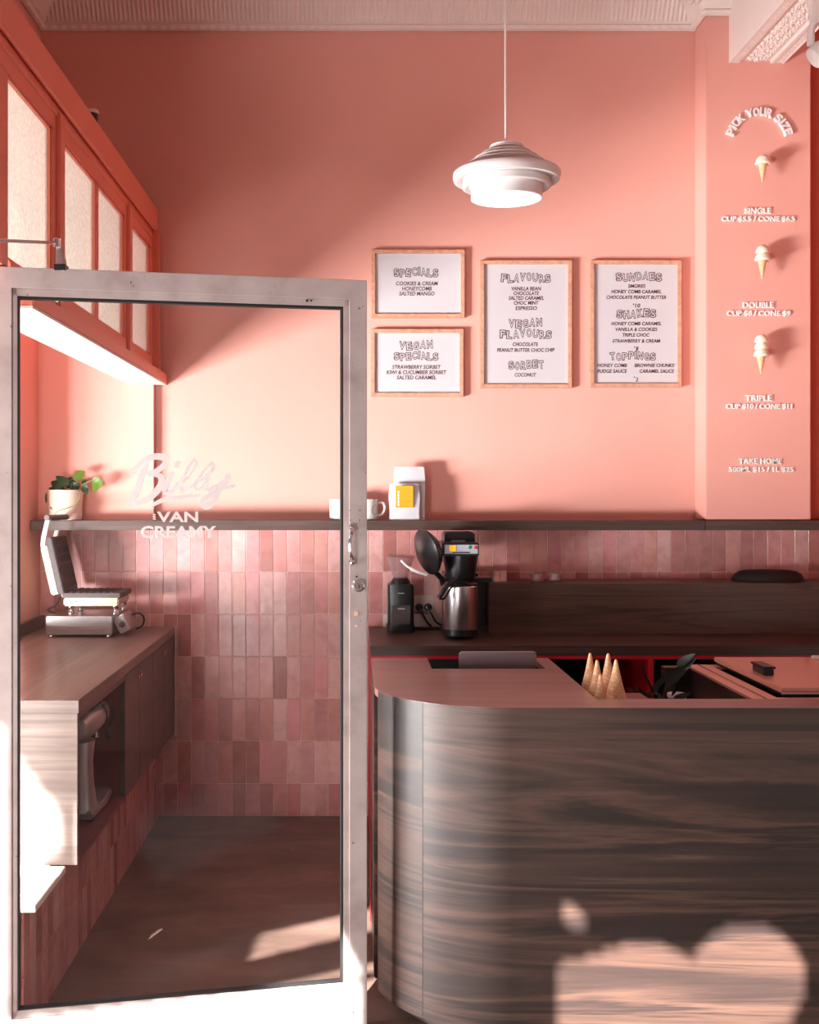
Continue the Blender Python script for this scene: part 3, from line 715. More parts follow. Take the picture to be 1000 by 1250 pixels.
bm = B(); hy = [3.99, 4.0, 4.03, 4.10, 4.2, 4.3, 4.35, 4.37]; hr = [.02, .038, .05, .056, .056, .052, .042, .02]; rings = []
for y, r_ in zip(hy, hr): rings.append([bm.verts.new((MX+r_*math.cos(a*PI/12), y, mz+.325+r_*.95*math.sin(a*PI/12))) for a in range(24)])
for p, q in zip(rings, rings[1:]):
    for k in range(24): bm.faces.new((p[k], p[(k+1) % 24], q[(k+1) % 24], q[k]))
bm.faces.new(list(reversed(rings[0]))); bm.faces.new(rings[-1])
hd_ = obj('motor_head', bm, 'mixer', mxr)
obj('trim_band', tube(B(), [(MX+.0575*math.cos(a*PI/12), 4.24, mz+.325+.055*math.sin(a*PI/12)) for a in range(25)], .003, 6), 'black', hd_)
obj('attachment_knob', lathe(B(), [(.019, 0), (.022, .006), (.018, .016), (.003, .018)], (0,0,0), 18, Matrix.Translation((MX+.045, 4.29, mz+.25)) @ Matrix.Rotation(PI/2, 4, 'Y')), 'black', mxr)
obj('vent_slots', box(box(B(), MX-.01, MX-.006, 3.986, 3.996, mz+.29, mz+.31), MX+.004, MX+.008, 3.986, 3.996, mz+.29, mz+.31), 'black', hd_)
obj('beater_shaft', lathe(B(), [(.016, 0), (.018, .05)], (MX, 4.31, mz+.235), 14), 'chrome', mxr)
for q in (-.04, .04): obj('rubber_foot', box(B(), MX+q-.01, MX+q+.01, 4.03, 4.05, mz, mz+.009), 'black', mxr)
obj('cord', tube(B(), smooth_pts([(MX+.02, 4.05, mz+.36), (MX+.055, 4.2, mz+.38), (MX+.066, 4.3, mz+.33), (MX+.05, 4.33, mz+.27)]), .004, 6), 'black', mxr)

# ------------------------------------------------------------------ waffle iron
def wx(px, Y): return (px-PX)/F*Y
wi = thing('waffle_iron', 'steel waffle iron with its dark plates open on the window-side worktop', 'waffle iron', (-1.2, 5.3, CT))
Yw = 5.17; x0, x1 = wx(56, Yw), wx(137, Yw)
obj('base', box(B(), x0, x1, Yw, 5.49, CT+.012, .998, .004), 'steel', wi)
obj('trim_strip', box(B(), x0+.02, x1-.02, Yw-.003, Yw, .942, .951, .001), 'chrome', wi)
for a in (x0+.02, x1-.02):
    for b in (Yw+.02, 5.46):
        obj('foot', lathe(B(), [(.010, 0), (.013, .004), (.009, .013)], (a, b, CT), 14), 'chrome', wi)
lx0, lx1 = wx(78, 5.22), wx(148, 5.22)
for a in (lx0+.03, lx1-.028):
    for b in (5.235, 5.42):
        obj('leg', lathe(B(), [(.014, 0), (.016, .01), (.011, .022), (.015, .036), (.015, .042)], (a, b, .998), 16), 'chrome', wi)
zp = 1.040
obj('lower_casing', box(B(), lx0, lx1-.01, 5.21, 5.46, zp, zp+.036, .006), 'cream_steel', wi)
bm = B(); box(bm, lx0-.006, lx1, 5.205, 5.47, zp+.036, zp+.058, .004)
for i in range(7):
    for j in range(6): box(bm, lx0+.02+i*.03, lx0+.038+i*.03, 5.225+j*.04, 5.252+j*.04, zp+.058, zp+.062)
obj('lower_plate', bm, 'dark_plate', wi)
for a in (lx0+.06, lx1-.05): obj('screw', lathe(B(), [(.004, 0), (.003, .003)], (0,0,0), 10, Matrix.Translation((a, 5.21, zp+.02)) @ RY), 'chrome', wi)
HX, HZ = lx0+.002, zp+.055
RM = Matrix.Translation((HX, 0, HZ)) @ Matrix.Rotation(math.radians(-102), 4, 'Y')
obj('upper_plate', box(B(), .008, .262, 5.21, 5.46, -.052, -.026, .004, Matrix.Translation((HX, 0, HZ)) @ Matrix.Rotation(math.radians(-103), 4, 'Y') @ Matrix.Diagonal((1,1,-1,1)) @ Matrix.Translation((0,0,.03))), 'dark_plate', wi) if False else None
# built in an upright frame: u runs up the open lid, v away from the plates
th = math.radians(13); U = Vector((-math.sin(th), 0, math.cos(th))); V = Vector((-math.cos(th), 0, -math.sin(th)))
FM = Matrix(((U.x, 0, V.x, HX), (0, 1, 0, 0), (U.z, 0, V.z, HZ), (0, 0, 0, 1)))
bm = box(B(), .0, .258, 5.205, 5.47, -.004, .022, .004, FM)
for i in range(6):
    for j in range(6): box(bm, .02+i*.04, .046+i*.04, 5.225+j*.04, 5.252+j*.04, -.008, -.003, 0, FM)
obj('upper_plate', bm, 'dark_plate', wi)
obj('upper_casing', box(B(), .004, .225, 5.215, 5.46, .022, .058, .006, FM), 'cream_steel', wi)
obj('hinge', tube(B(), [(HX-.004, 5.22, HZ-.01), (HX-.004, 5.45, HZ-.01)], .009, 12), 'steel', wi)
gA = FM @ Vector((.20, 5.24, .05)); gB = FM @ Vector((.20, 5.44, .05))
t1 = Vector((wx(60, 5.25), 5.24, W(0, 632, 5.25).z)); t2 = Vector((t1.x+.012, 5.44, t1.z))
for a, b in ((gA, t1), (gB, t2)):
    m = Vector((a.x-.004, a.y, a.z+.05)); obj('handle_bracket', tube(B(), smooth_pts([a, m, b], 5), .012, 8), 'white', wi)
obj('handle_grip', tube(B(), [t1+Vector((-.005,-.015,0)), t2+Vector((.04, .015, 0))], .013, 12), 'dark_plate', wi)
# control box leaning off the right side
cbm = Matrix.Translation((wx(151, 5.25), 5.30, .958)) @ Matrix.Rotation(math.radians(-28), 4, 'Y')
cbx = obj('control_box', box(B(), -.026, .026, -.09, .09, -.036, .042, .004, cbm), 'steel', wi)
obj('dial', lathe(B(), [(.014, 0), (.012, .012), (.002, .013)], (0,0,0), 16, cbm @ Matrix.Translation((.0, -.09, .0)) @ RY), 'dark_plate', cbx)
obj('power_cord', tube(B(), smooth_pts([(HX-.03, 5.3, HZ-.01), (HX-.06, 5.3, HZ-.06), (x0-.02, 5.33, 1.02), (x0-.05, 5.4, 1.0), (x0-.02, 5.52, .97)]), .004, 6), 'black', wi)
obj('control_cord', tube(B(), smooth_pts([(wx(156, 5.3), 5.36, .985), (wx(166, 5.3), 5.38, .99), (wx(171, 5.3), 5.4, .965), (wx(168, 5.3), 5.42, .93), (wx(160, 5.3), 5.44, .912)]), .0045, 6), 'black', wi)

# ------------------------------------------------------------------ potted pothos on the shelf
PYY = 5.475; pc = Vector((wx(79.5, PYY), PYY, SZ))
pp = thing('potted_plant', 'green trailing pothos in a cream pot with saucer at left end of the shelf', 'plant', tuple(pc))
obj('saucer', lathe(B(), [(.058, 0), (.074, .002), (.079, .018), (.079, .034), (.075, .034), (.074, .02)], tuple(pc), 40), 'ceramic', pp)
obj('pot', lathe(B(), [(.070, .02), (.078, .036), (.082, .10), (.083, .141), (.078, .142), (.076, .12), (.001, .12)], tuple(pc), 40), 'ceramic', pp)
obj('soil', lathe(B(), [(.001, .125), (.077, .125), (.077, .121)], tuple(pc), 24), 'dark_leaf', pp, label='dark soil')
def leaf(bm, base, tip, width, nrm=Vector((0,-1,0)), droop=.1, fold=.15):
    base = Vector(base); tip = Vector(tip); d = tip-base; L = d.length; d.normalize(); s = d.cross(nrm).normalized(); n2 = s.cross(d)
    N = 8; rows = []
    for i in range(N+1):
        t = i/N; w = width*(math.sin(PI*min(1, t**.7))**.8 if 0 < t < 1 else 0.02)*.5
        c = base+d*L*t - n2*droop*L*math.sin(PI*t)
        rows.append([bm.verts.new(c+s*w+n2*fold*w), bm.verts.new(c), bm.verts.new(c-s*w+n2*fold*w)])
    th = n2*.0008
    for a, b in zip(rows, rows[1:]):
        bm.faces.new((a[0], a[1], b[1], b[0])); bm.faces.new((a[1], a[2], b[2], b[1]))
    r = bmesh.ops.solidify(bm, geom=bm.faces[:], thickness=.0009)
    return bm
LV = [((78,596),(62,588),13,0,-.02), ((80,598),(59,596),9,0,.02), ((84,592),(68,581),11,0,-.03), ((82,596),(88,582),13,0,.0), ((90,584),(104,575),12,1,-.03), ((86,598),(98,590),11,0,-.02),
      ((101,592),(107,604),8,0,-.03), ((100,590),(106,586),6,0,-.01), ((113,583),(128,596),1,1,-.03), ((60,600),(56,614),7,0,.0), ((78,598),(72,612),6,0,-.05), ((92,594),(84,585),8,0,.02), ((75,597),(66,592),9,0,-.04), ((70, 625), (64, 630), 5, 0, -.07), ((68,622), (61,619), 4, 0, -.07), ((96,596),(88,590),10,0,-.01)]
for a, b, wd, lt, dy in LV:
    Yq = PYY+dy; A = W(a[0], a[1], Yq+.01); T_ = W(b[0], b[1], Yq)
    if (a, b) == ((113,583),(128,596)): A = W(121, 582, Yq); T_ = W(114, 601, Yq); wd = 13
    obj('leaf', leaf(B(), A, T_, wd*Yq/F*1.15, Vector((random.uniform(-.3,.3), -1, .35)).normalized()), 'green_light' if lt else 'green', pp)
bm = B()
tube(bm, smooth_pts([W(95, 598, PYY-.03), W(98, 604, PYY-.09), W(92, 616, PYY-.1), W(80, 621, PYY-.1), W(70, 624, PYY-.095), W(66, 630, PYY-.085)]), .002, 6)
tube(bm, smooth_pts([W(92, 597, PYY), W(104, 590, PYY-.02), W(114, 586, PYY-.03), W(121, 582, PYY-.03)]), .002, 6)
tube(bm, smooth_pts([W(80, 598, PYY), W(84, 588, PYY), W(90, 584, PYY)]), .002, 6)
obj('stem', bm, 'stem', pp)

# ------------------------------------------------------------------ mugs, coffee pouches
def mug(px, label):
    Ym = 5.475; c = Vector((wx(px, Ym), Ym, SZ)); r = .047; H = .098
    t = thing('mug', label, 'mug', tuple(c), 'white mugs on the shelf')
    obj('cup', lathe(B(), [(r*.86, 0), (r*.95, .004), (r, .012), (r, H), (r-.004, H), (r-.005, .02), (.001, .012)], tuple(c), 32), 'mug', t)
    obj('handle', tube(B(), smooth_pts([c+Vector((r*.98, 0, H*.82)), c+Vector((r+.024, 0, H*.82)), c+Vector((r+.032, 0, H*.55)), c+Vector((r+.018, 0, H*.28)), c+Vector((r*.96, 0, H*.22))]), .0058, 10), 'mug', t)
    bm = B(); ring = []
    for i in range(25):
        a = 2*PI*i/24; u = .017*math.cos(a); z = H*.5+.022*math.sin(a); ph = -PI/2+.75+u/r
        ring.append(c+Vector((math.cos(ph)*(r+.0008), math.sin(ph)*(r+.0008), z)))
    tube(bm, ring, .0009, 5)
    obj('round_emblem', bm, 'black', t, label='thin dark ring emblem')
mug(449, 'white mug with ring emblem between the door stile and the coffee pouches')
mug(414.5, 'white mug with ring emblem seen through the door glass')
def pouch(name, x0, x1, y0, y1, Yb, dep, label, lab=False):
    a = W(x0, y1, Yb); b = W(x1, y0, Yb); t = thing(name, label, 'coffee bag', ((a.x+b.x)/2, Yb, SZ), 'white coffee pouches'); X0, X1 = a.x, b.x; H = b.z-SZ
    bm = B(); n = 8; rows = []
    for i in range(n+1):
        f = i/n; z = SZ+H*f; dd = dep*(1-f**2.2)+.006*f; ins = .006*math.sin(f*7)+.002
        yf = Yb-dd/2; yb = Yb+dd/2; xm = (X0+X1)/2
        rows.append([bm.verts.new(p) for p in ((X0+ins*.4, yf+.004, z), (xm-.02, yf-.004*math.sin(f*9), z), (xm+.03, yf+.003*math.sin(f*11), z), (X1-ins*.4, yf+.004, z), (X1-ins*.4-.006*(1-f), (yf+yb)/2, z), (X1-ins*.4, yb, z), (X0+ins*.4, yb, z), (X0+ins*.4+.006*(1-f), (yf+yb)/2, z))])
    m = 8
    for p, q in zip(rows, rows[1:]):
        for k in range(m): bm.faces.new((p[k], p[(k+1) % m], q[(k+1) % m], q[k]))
    bm.faces.new(list(reversed(rows[0]))); bm.faces.new(rows[-1])
    o = obj('pouch', bm, 'bag', t, ang=25)
    obj('top_seal', box(B(), X0+.004, X1-.004, Yb-.003, Yb+.003, b.z-.004, b.z+.006), 'bag', t)
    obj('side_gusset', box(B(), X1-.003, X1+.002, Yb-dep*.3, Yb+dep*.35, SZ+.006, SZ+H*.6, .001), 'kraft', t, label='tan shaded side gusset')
    if lab:
        f0, f1 = W(483, 619.5, Yb), W(504, 593, Yb)
        l = obj('paper_label', box(B(), f0.x, f1.x, Yb-dep/2-.006, Yb-dep/2-.003, f0.z, f1.z), 'yellow', t, label='yellow label')
        bm = B(); me = None
        text_bm(bm, 'COFFEE', 0, 0, 16, 2.2, 1.0, .02, 0, .0004)
        bmesh.ops.transform(bm, matrix=Matrix.Translation(-W(0, 0, 1.0)), verts=bm.verts[:])
        bmesh.ops.transform(bm, matrix=Matrix.Translation((f0.x+.012, Yb-dep/2-.0066, (f0.z+f1.z)/2-.012)) @ Matrix.Rotation(-PI/2, 4, 'Y') @ Matrix.Scale(Yb, 4), verts=bm.verts[:])
        bm.free()
        bm = B()
        for k, hh in enumerate((7, 5, 9, 6, 4)):
            z = f0.z+.008+k*.0145; box(bm, f0.x+.009, f0.x+.0155, Yb-dep/2-.0066, Yb-dep/2-.006, z, z+.0115)
        obj('label_print', bm, 'decal', l)
    return t
pouch('coffee_pouch', 480.5, 518.5, 571.5, 634, 5.505, .06, 'taller plain white coffee pouch standing behind the yellow-labelled one', False)
pouch('coffee_pouch', 475, 512, 592, 634, 5.45, .05, 'shorter white coffee pouch with yellow label in front on the shelf', True)

# ------------------------------------------------------------------ back bench
BX = .077; BY = 4.89
bw = thing('worktop', 'dark walnut worktop of the back bench under the coffee machine', 'worktop', (1.0, 5.2, CT))
obj('slab', box(B(), BX, 2.7, BY, D-.016, CT-.042, CT, .0015), 'wood_bench', bw)
bb = thing('bench_cabinet', 'crimson open-shelved cabinet beneath the back bench worktop', 'cabinet', (1.0, 5.2, 0))
obj('side_panel', box(B(), BX, BX+.018, BY+.005, D-.016, 0, CT-.043), 'red', bb)
obj('side_panel', box(B(), 2.6, 2.618, BY+.005, D-.016, 0, CT-.043), 'red', bb)
obj('top_rail', box(B(), BX, 2.6, BY+.002, BY+.03, CT-.056, CT-.042), 'red', bb)
obj('shelf', box(B(), BX+.018, 2.6, BY+.02, D-.016, .42, .438), 'red', bb)
obj('shelf', box(B(), BX+.018, 2.6, BY+.02, D-.016, .06, .078), 'red', bb)
obj('back_panel', box(B(), BX+.018, 2.6, D-.022, D-.016, 0, CT-.043), 'black_matt', bb)
for x in (.66, 1.25, 1.84): obj('divider', box(B(), x-.012, x+.012, BY+.004, D-.022, .06, CT-.043), 'red', bb)
hb = thing('counter_hutch', 'raised dark walnut box unit at the back of the bench right of the coffee machine', 'shelf unit', (1.3, 5.4, CT))
HY = 5.30
obj('front_board', box(B(), .62, 2.6, HY, HY+.018, CT, 1.128, .001), 'wood_board', hb)
obj('top_board', box(B(), .62, 2.6, HY, D-.016, 1.128, 1.134, .001), 'wood_board', hb)
obj('end_board', box(B(), .62, .638, HY+.018, D-.016, CT, 1.128), 'wood_board', hb)

# grinder
Yg = 5.42; g = Vector((wx(489, Yg), Yg, CT))
gr = thing('coffee_grinder', 'black coffee grinder with clear conical hopper beside the wall socket', 'coffee grinder', tuple(g))
hw = .061
def rrect(cx, cy, hx, hy, r, n=4):
    pts = []
    for (sx, sy, a0) in ((1,1,0), (-1,1,PI/2), (-1,-1,PI), (1,-1,1.5*PI)):
        for i in range(n+1):
            a = a0+PI/2*i/n; pts.append((cx+sx*(hx-r)+r*math.cos(a), cy+sy*(hy-r)+r*math.sin(a)))
    return pts
def ztop_(py, Y): return W(0, py, Y).z
obj('base', prism(B(), rrect(g.x, g.y, hw+.003, .085, .02), 'z', CT, CT+.03, .003), 'black', gr)
obj('body', prism(B(), rrect(g.x, g.y, hw-.001, .075, .022), 'z', CT+.03, ztop_(712, Yg), .006), 'black', gr)
obj('grounds_bin', box(B(), g.x-.042, g.x+.042, g.y-.083, g.y-.07, CT+.04, CT+.125, .003), 'dark_plate', gr)
obj('bin_slot', box(B(), g.x-.016, g.x+.016, g.y-.086, g.y-.083, CT+.108, CT+.112), 'steel', gr)
obj('maker_mark', box(B(), g.x-.016, g.x+.014, g.y-.0775, g.y-.0745, CT+.178, CT+.182), 'steel', gr)
zc_ = ztop_(712, Yg)
obj('collar', lathe(B(), [(.046, 0), (.044, .012), (.036, .022), (.034, .026)], (g.x, g.y, zc_), 28), 'black', gr)
zh = ztop_(678, Yg)-zc_
obj('hopper', lathe(B(), [(.033, .02), (.040, .045), (.064, zh-.012), (.066, zh-.004), (.063, zh-.004), (.037, .045), (.030, .022)], (g.x, g.y, zc_), 32, cap=False), 'clear', gr)
obj('hopper_lid', lathe(B(), [(.001, zh+.006), (.048, zh+.004), (.066, zh-.004), (.068, zh-.008), (.064, zh-.008)], (g.x, g.y, zc_), 32), 'clear', gr)

# wall socket with plugs
s0 = W(505, 746, D-.02); s1 = W(529, 727, D-.02)
so = thing('wall_socket', 'double wall socket with two black plugs between grinder and coffee machine', 'socket', ((s0.x+s1.x)/2, D, s0.z))
obj('plate', box(B(), s0.x, s1.x, D-.024, D-.012, s0.z, s1.z, .002), 'ceramic', so)
for px in (511.5, 522.5):
    c = W(px, 741, D-.03)
    o = obj('plug', lathe(B(), [(.018, 0), (.018, .018), (.012, .026), (.003, .028)], (0,0,0), 18, Matrix.Translation((c.x, D-.024, c.z)) @ RY), 'black', so)
    obj('cord', tube(B(), smooth_pts([(c.x, D-.05, c.z), (c.x+.015, D-.075, c.z-.03), (c.x+.035, D-.09, CT+.03), (c.x+.05+(px-511)*.002, D-.1, CT+.006), (c.x-.02, D-.13, CT+.006), (c.x+.06, D-.16, CT+.006)]), .005, 6), 'black', o)

# batch brewer
Yb = 5.28; sb = F/Yb
br = thing('coffee_maker', 'black filter coffee machine with open lid and switch panel on the back bench', 'coffee maker', (.48, 5.3, CT))
def bxp(bm, px0, px1, py0, py1, y0, y1, Yr, bev=.003):
    a = W(px0, py1, Yr); b = W(px1, py0, Yr); return box(bm, a.x, b.x, y0, y1, a.z, b.z, bev)
obj('base_plate', box(B(), .41, .54, 5.22, 5.50, CT, CT+.012, .004), 'black', br)
obj('column', bxp(B(), 566, 593, 709, 766, 5.36, 5.50, 5.36), 'black', br)
obj('column_back', bxp(B(), 543, 584, 700, 716, 5.33, 5.50, 5.33), 'black', br)
obj('water_tank', bxp(B(), 543, 580, 650, 672, 5.27, 5.46, 5.27, .006), 'black', br)
obj('tank_highlight', bxp(B(), 551, 568, 659.5, 661.5, 5.266, 5.272, 5.27, .0005), 'steel', br)
pan = obj('switch_housing', bxp(B(), 539.5, 585, 662.5, 679, 5.16, 5.42, 5.16, .004), 'black', br)
obj('fascia', bxp(B(), 543, 583.5, 665, 676, 5.154, 5.16, 5.156, .001), 'brand_panel', pan)
obj('power_switch', bxp(B(), 549, 556.5, 666, 673, 5.148, 5.156, 5.15, .001), 'orange_btn', pan)
for px, m_ in ((574, 'green_btn'), (581, 'red_btn')):
    c = W(px, 668, 5.15); obj('round_button', lathe(B(), [(.008, 0), (.008, .004), (.005, .006)], (0,0,0), 16, Matrix.Translation((c.x, 5.155, c.z)) @ RY), m_, pan)
bm = B()
for i in range(11): bxp(bm, 553+i*1.9, 554.2+i*1.9, 673.7, 675.4, 5.150, 5.153, 5.15, 0)
obj('fascia_print', bm, 'black', pan)
obj('brew_funnel', lathe(B(), [(.030, 0), (.058, .004), (.066, .03), (.070, .06), (.077, .10), (.079, .128), (.06, .13)], (wx(562, 5.25), 5.25, ztop_(712, 5.25)), 36), 'black', br)
obj('side_arm', bxp(B(), 538, 600, 705, 711, 5.22, 5.30, 5.24, .004), 'black', br)
# open lid: shallow dome tipped on its edge
lc = W(524, 673, 5.2)
LM = Matrix.Translation(lc) @ Matrix.Rotation(math.radians(-13), 4, 'Y') @ Matrix.Rotation(math.radians(-62), 4, 'Z') @ Matrix.Rotation(math.radians(90), 4, 'X') 
LM = Matrix.Translation(lc) @ Matrix.Rotation(math.radians(-16), 4, 'Y') @ Matrix.Rotation(math.radians(24), 4, 'Z') @ Matrix.Rotation(-PI/2, 4, 'Y')
obj('open_lid', lathe(B(), [(.001, -.040), (.045, -.037), (.074, -.024), (.094, -.006), (.104, .004), (.104, .014), (.09, .022), (.03, .040), (.001, .042)], (0,0,0), 40, LM), 'black', br)
obj('lid_hinge', tube(B(), [W(533, 700, 5.2), W(539, 706, 5.22), W(541, 714, 5.23)], .012, 10), 'black', br)
obj('spray_arm', tube(B(), smooth_pts([W(489.5, 684, 5.15), W(497, 691, 5.14), W(508, 697, 5.14), W(521, 701, 5.16)]), [.005]*9+[.0085]*10, 10), 'white', br, label='white spray arm')
# thermal jug
jc = Vector((wx(561.5, 5.15), 5.15, CT+.012))
jg = thing('thermal_jug', 'brushed steel thermal jug with black base and handle under the brewer', 'jug', tuple(jc))
zt_ = ztop_(714, 5.15)-jc.z
obj('base', lathe(B(), [(.072, 0), (.080, .004), (.080, .030), (.076, .032)], tuple(jc), 36), 'black', jg)
obj('body', lathe(B(), [(.077, .030), (.0785, .034), (.0785, zt_-.006), (.074, zt_)], tuple(jc), 40), 'steel', jg)
obj('lid', lathe(B(), [(.076, zt_), (.078, zt_+.006), (.060, zt_+.014), (.03, zt_+.018)], tuple(jc), 36), 'black', jg)
hd = [W(556, 707, 5.06), W(548, 713, 5.04), W(541, 722, 5.03), W(536, 730, 5.03)]
obj('handle', tube(B(), smooth_pts(hd), .0105, 10), 'black', jg)
obj('handle_inner', tube(B(), smooth_pts([W(536.5, 731, 5.03), W(543, 730, 5.04), W(549, 720, 5.06), W(556, 712, 5.08)]), .005, 8), 'black', jg)

# things standing on the hutch
cp = thing('cup', 'pale upturned paper cup on the hutch, leftmost beside the coffee machine', 'cup', tuple(Vector((wx(605.5, 5.42), 5.42, 1.134))), 'pale cups on the hutch')
cl_ = cp.location
obj('bowl', lathe(B(), [(.022, .0), (.020, .01), (.0215, .018), (.019, .045), (.017, .047), (.001, .046)], tuple(cl_), 24), 'ceramic', cp)
cp2 = dup(cp, (wx(613.5, 5.44), 5.44, 1.128+.006), 'pale upturned paper cup on the hutch, right-hand one of the pair')
for px, lb in ((655.5, 'low clear glass on the hutch, nearer the coffee machine'), (677.5, 'low clear glass on the hutch, farther from the coffee machine')):
    q = Vector((wx(px, 5.4), 5.4, 1.134)); r = .031
    t = thing('drinking_glass', lb, 'glass', tuple(q), 'clear glasses on the hutch')
    obj('tumbler', lathe(B(), [(.026, 0), (r, .006), (r, .036), (r-.003, .036), (r-.004, .008), (.001, .006)], tuple(q), 24), 'clear', t)
    obj('rim', tube(B(), [q+Vector((r*math.cos(a*PI/12), r*math.sin(a*PI/12), .036)) for a in range(25)], .0016, 6), 'pale_green', t)
q = Vector((wx(937.5, 5.44), 5.44, 1.134)); hwid = (982-893)/2*5.44/F
bt = thing('black_bowl', 'low black rounded lid or bowl lying on the hutch at the right', 'bowl', tuple(q))
obj('dome', lathe(B(), [(hwid, 0), (hwid*.97, .014), (hwid*.90, .034), (hwid*.78, .046), (hwid*.6, .051), (.001, .052)], (0,0,0), 40, Matrix.Translation(q) @ Matrix.Diagonal((1, .6, 1, 1))), 'black_matt', bt)
obj('rim_tab', box(B(), q.x-hwid*.88, q.x-hwid*.78, q.y-.02, q.y, q.z+.024, q.z+.034, .001), 'red', bt)

# ------------------------------------------------------------------ front counter
KZ = .05; TZ = .95; CFY = 3.245; CLX = .067; RAD = .373; CBY = 4.22; CRX = 1.9
ct = thing('service_counter', 'curved-corner dark walnut service counter at the front of the shop', 'counter', (1.0, 3.7, 0))
arc = [(CLX+RAD-RAD*math.cos(a*PI/2/24), CFY+RAD-RAD*math.sin(a*PI/2/24)) for a in range(25)]
path = [(CLX, CBY)] + [(CLX, CBY-(CBY-CFY-RAD)*i/6) for i in range(1, 6)] + arc
sxm = .592/1.0
def shell(bm, pts, z0, z1, u0=0.0, th=.018):
    uvl = bm.loops.layers.uv.verify(); n = len(pts); rows = []; u = u0
    for i, p in enumerate(pts):
        p = Vector(p); a = Vector(pts[max(0, i-1)]); b = Vector(pts[min(n-1, i+1)]); d = (b-a).normalized(); nr = Vector((-d.y, d.x))
        if i: u += (p-Vector(pts[i-1])).length
        q = p + nr*th if nr.dot(Vector((1.2, 3.9))-p) > 0 else p - nr*th
        rows.append((u, [bm.verts.new((p.x, p.y, z0)), bm.verts.new((p.x, p.y, z1)), bm.verts.new((q.x, q.y, z1)), bm.verts.new((q.x, q.y, z0))]))
    for (ua, A), (ub, Bq) in zip(rows, rows[1:]):
        for k in range(4):
            f = bm.faces.new((A[k], A[(k+1) % 4], Bq[(k+1) % 4], Bq[k]))
            for l in f.loops:
                uu = ua if l.vert in A else ub; l[uvl].uv = (uu, l.vert.co.z)
    for (ua, A) in (rows[0], rows[-1]): bm.faces.new(A)
    return u
seamx = .197
# the curved veneer runs to the seam, the long flat veneer on from it; the end of the counter is a separate board behind a groove
fine = [(CLX+RAD-RAD*math.cos(a*PI/180), CFY+RAD-RAD*math.sin(a*PI/180)) for a in range(14, 91, 3)]+[(CLX+RAD, CFY)]
arcL = [p for p in fine if p[0] <= seamx]; arcR = [p for p in fine if p[0] > seamx]
bm = B(); shell(bm, arcL+[arcR[0]], KZ, TZ-.001); obj('curved_panel', bm, 'wood_uv', ct)
obj('side_panel', box(B(), CLX, CLX+.018, 3.60, CBY, KZ, TZ-.001, .004), 'wood_face', ct)
bm = B(); shell(bm, [(CLX+.012, 3.66), (CLX+.012, 3.60), (CLX+.016, 3.56), (CLX+.024, 3.51)], KZ+.004, TZ-.004); obj('groove_strip', bm, 'dark_plate', ct)
bm = B(); shell(bm, [(arcR[0][0]+.0012, arcR[0][1]-.0006)]+arcR[1:]+[(x, CFY) for x in (.8, 1.2, 1.6, CRX)], KZ, TZ-.001, 3.1); obj('front_panel', bm, 'wood_uv', ct)
def inset(o): return [(CLX+o, CBY)]+[(CLX+RAD-(RAD-o)*math.cos(a*PI/2/16), CFY+RAD-(RAD-o)*math.sin(a*PI/2/16)) for a in range(17)]+[(CRX, CFY+o)]
bm = B(); shell(bm, inset(.07), 0, KZ, 0); obj('kick_plinth', bm, 'dark_plate', ct)
topo = inset(.0015)+[(CRX, 3.386), (.706, 3.386), (.706, CBY), (.655, CBY), (.655, 3.96), (.27, 3.96), (.27, CBY)]
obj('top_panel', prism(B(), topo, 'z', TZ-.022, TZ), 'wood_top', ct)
obj('inner_shelf', box(B(), CLX+.03, .70, 3.95, CBY-.01, .72, .738), 'black_matt', ct)
obj('recess_side', box(B(), .688, .704, 3.41, CBY-.01, .05, TZ-.023), 'maroon', ct)
obj('cone_shelf', box(B(), .706, .93, 3.29, 3.775, .885, .90), 'maroon', ct)
obj('back_edge_trim', box(B(), CLX-.002, CLX+.018, CBY-.002, CBY+.006, 0, TZ-.024), 'red', ct, label='crimson edge strip')
# tablet in the slot
tb = thing('tablet', 'grey tablet seen from behind, standing in the counter slot', 'tablet', tuple(W(607, 818, 4.06)))
Yt = 4.08; a = W(560.5, 0, Yt).x; b = W(655, 0, Yt).x
TM = Matrix.Translation((0, Yt, .992)) @ Matrix.Rotation(math.radians(12), 4, 'X')
obj('back_shell', prism(B(), rrect((a+b)/2, -.1, (b-a)/2, .1, .012), 'y', -.004, .004, .0015), 'steel', tb)
o = bpy.data.objects[-1] if False else kids(tb)[0]
o.data.materials[0] = plain('grey_tablet_back', (150,128,130), .4, .3)
o.data.transform(Matrix.Translation(tb.location)); o.data.transform(TM); o.data.transform(Matrix.Translation(-Vector(tb.location)))
obj('support', box(B(), (a+b)/2-.05, (a+b)/2+.05, Yt-.02, Yt+.08, .738, .80, .004), 'black', tb)

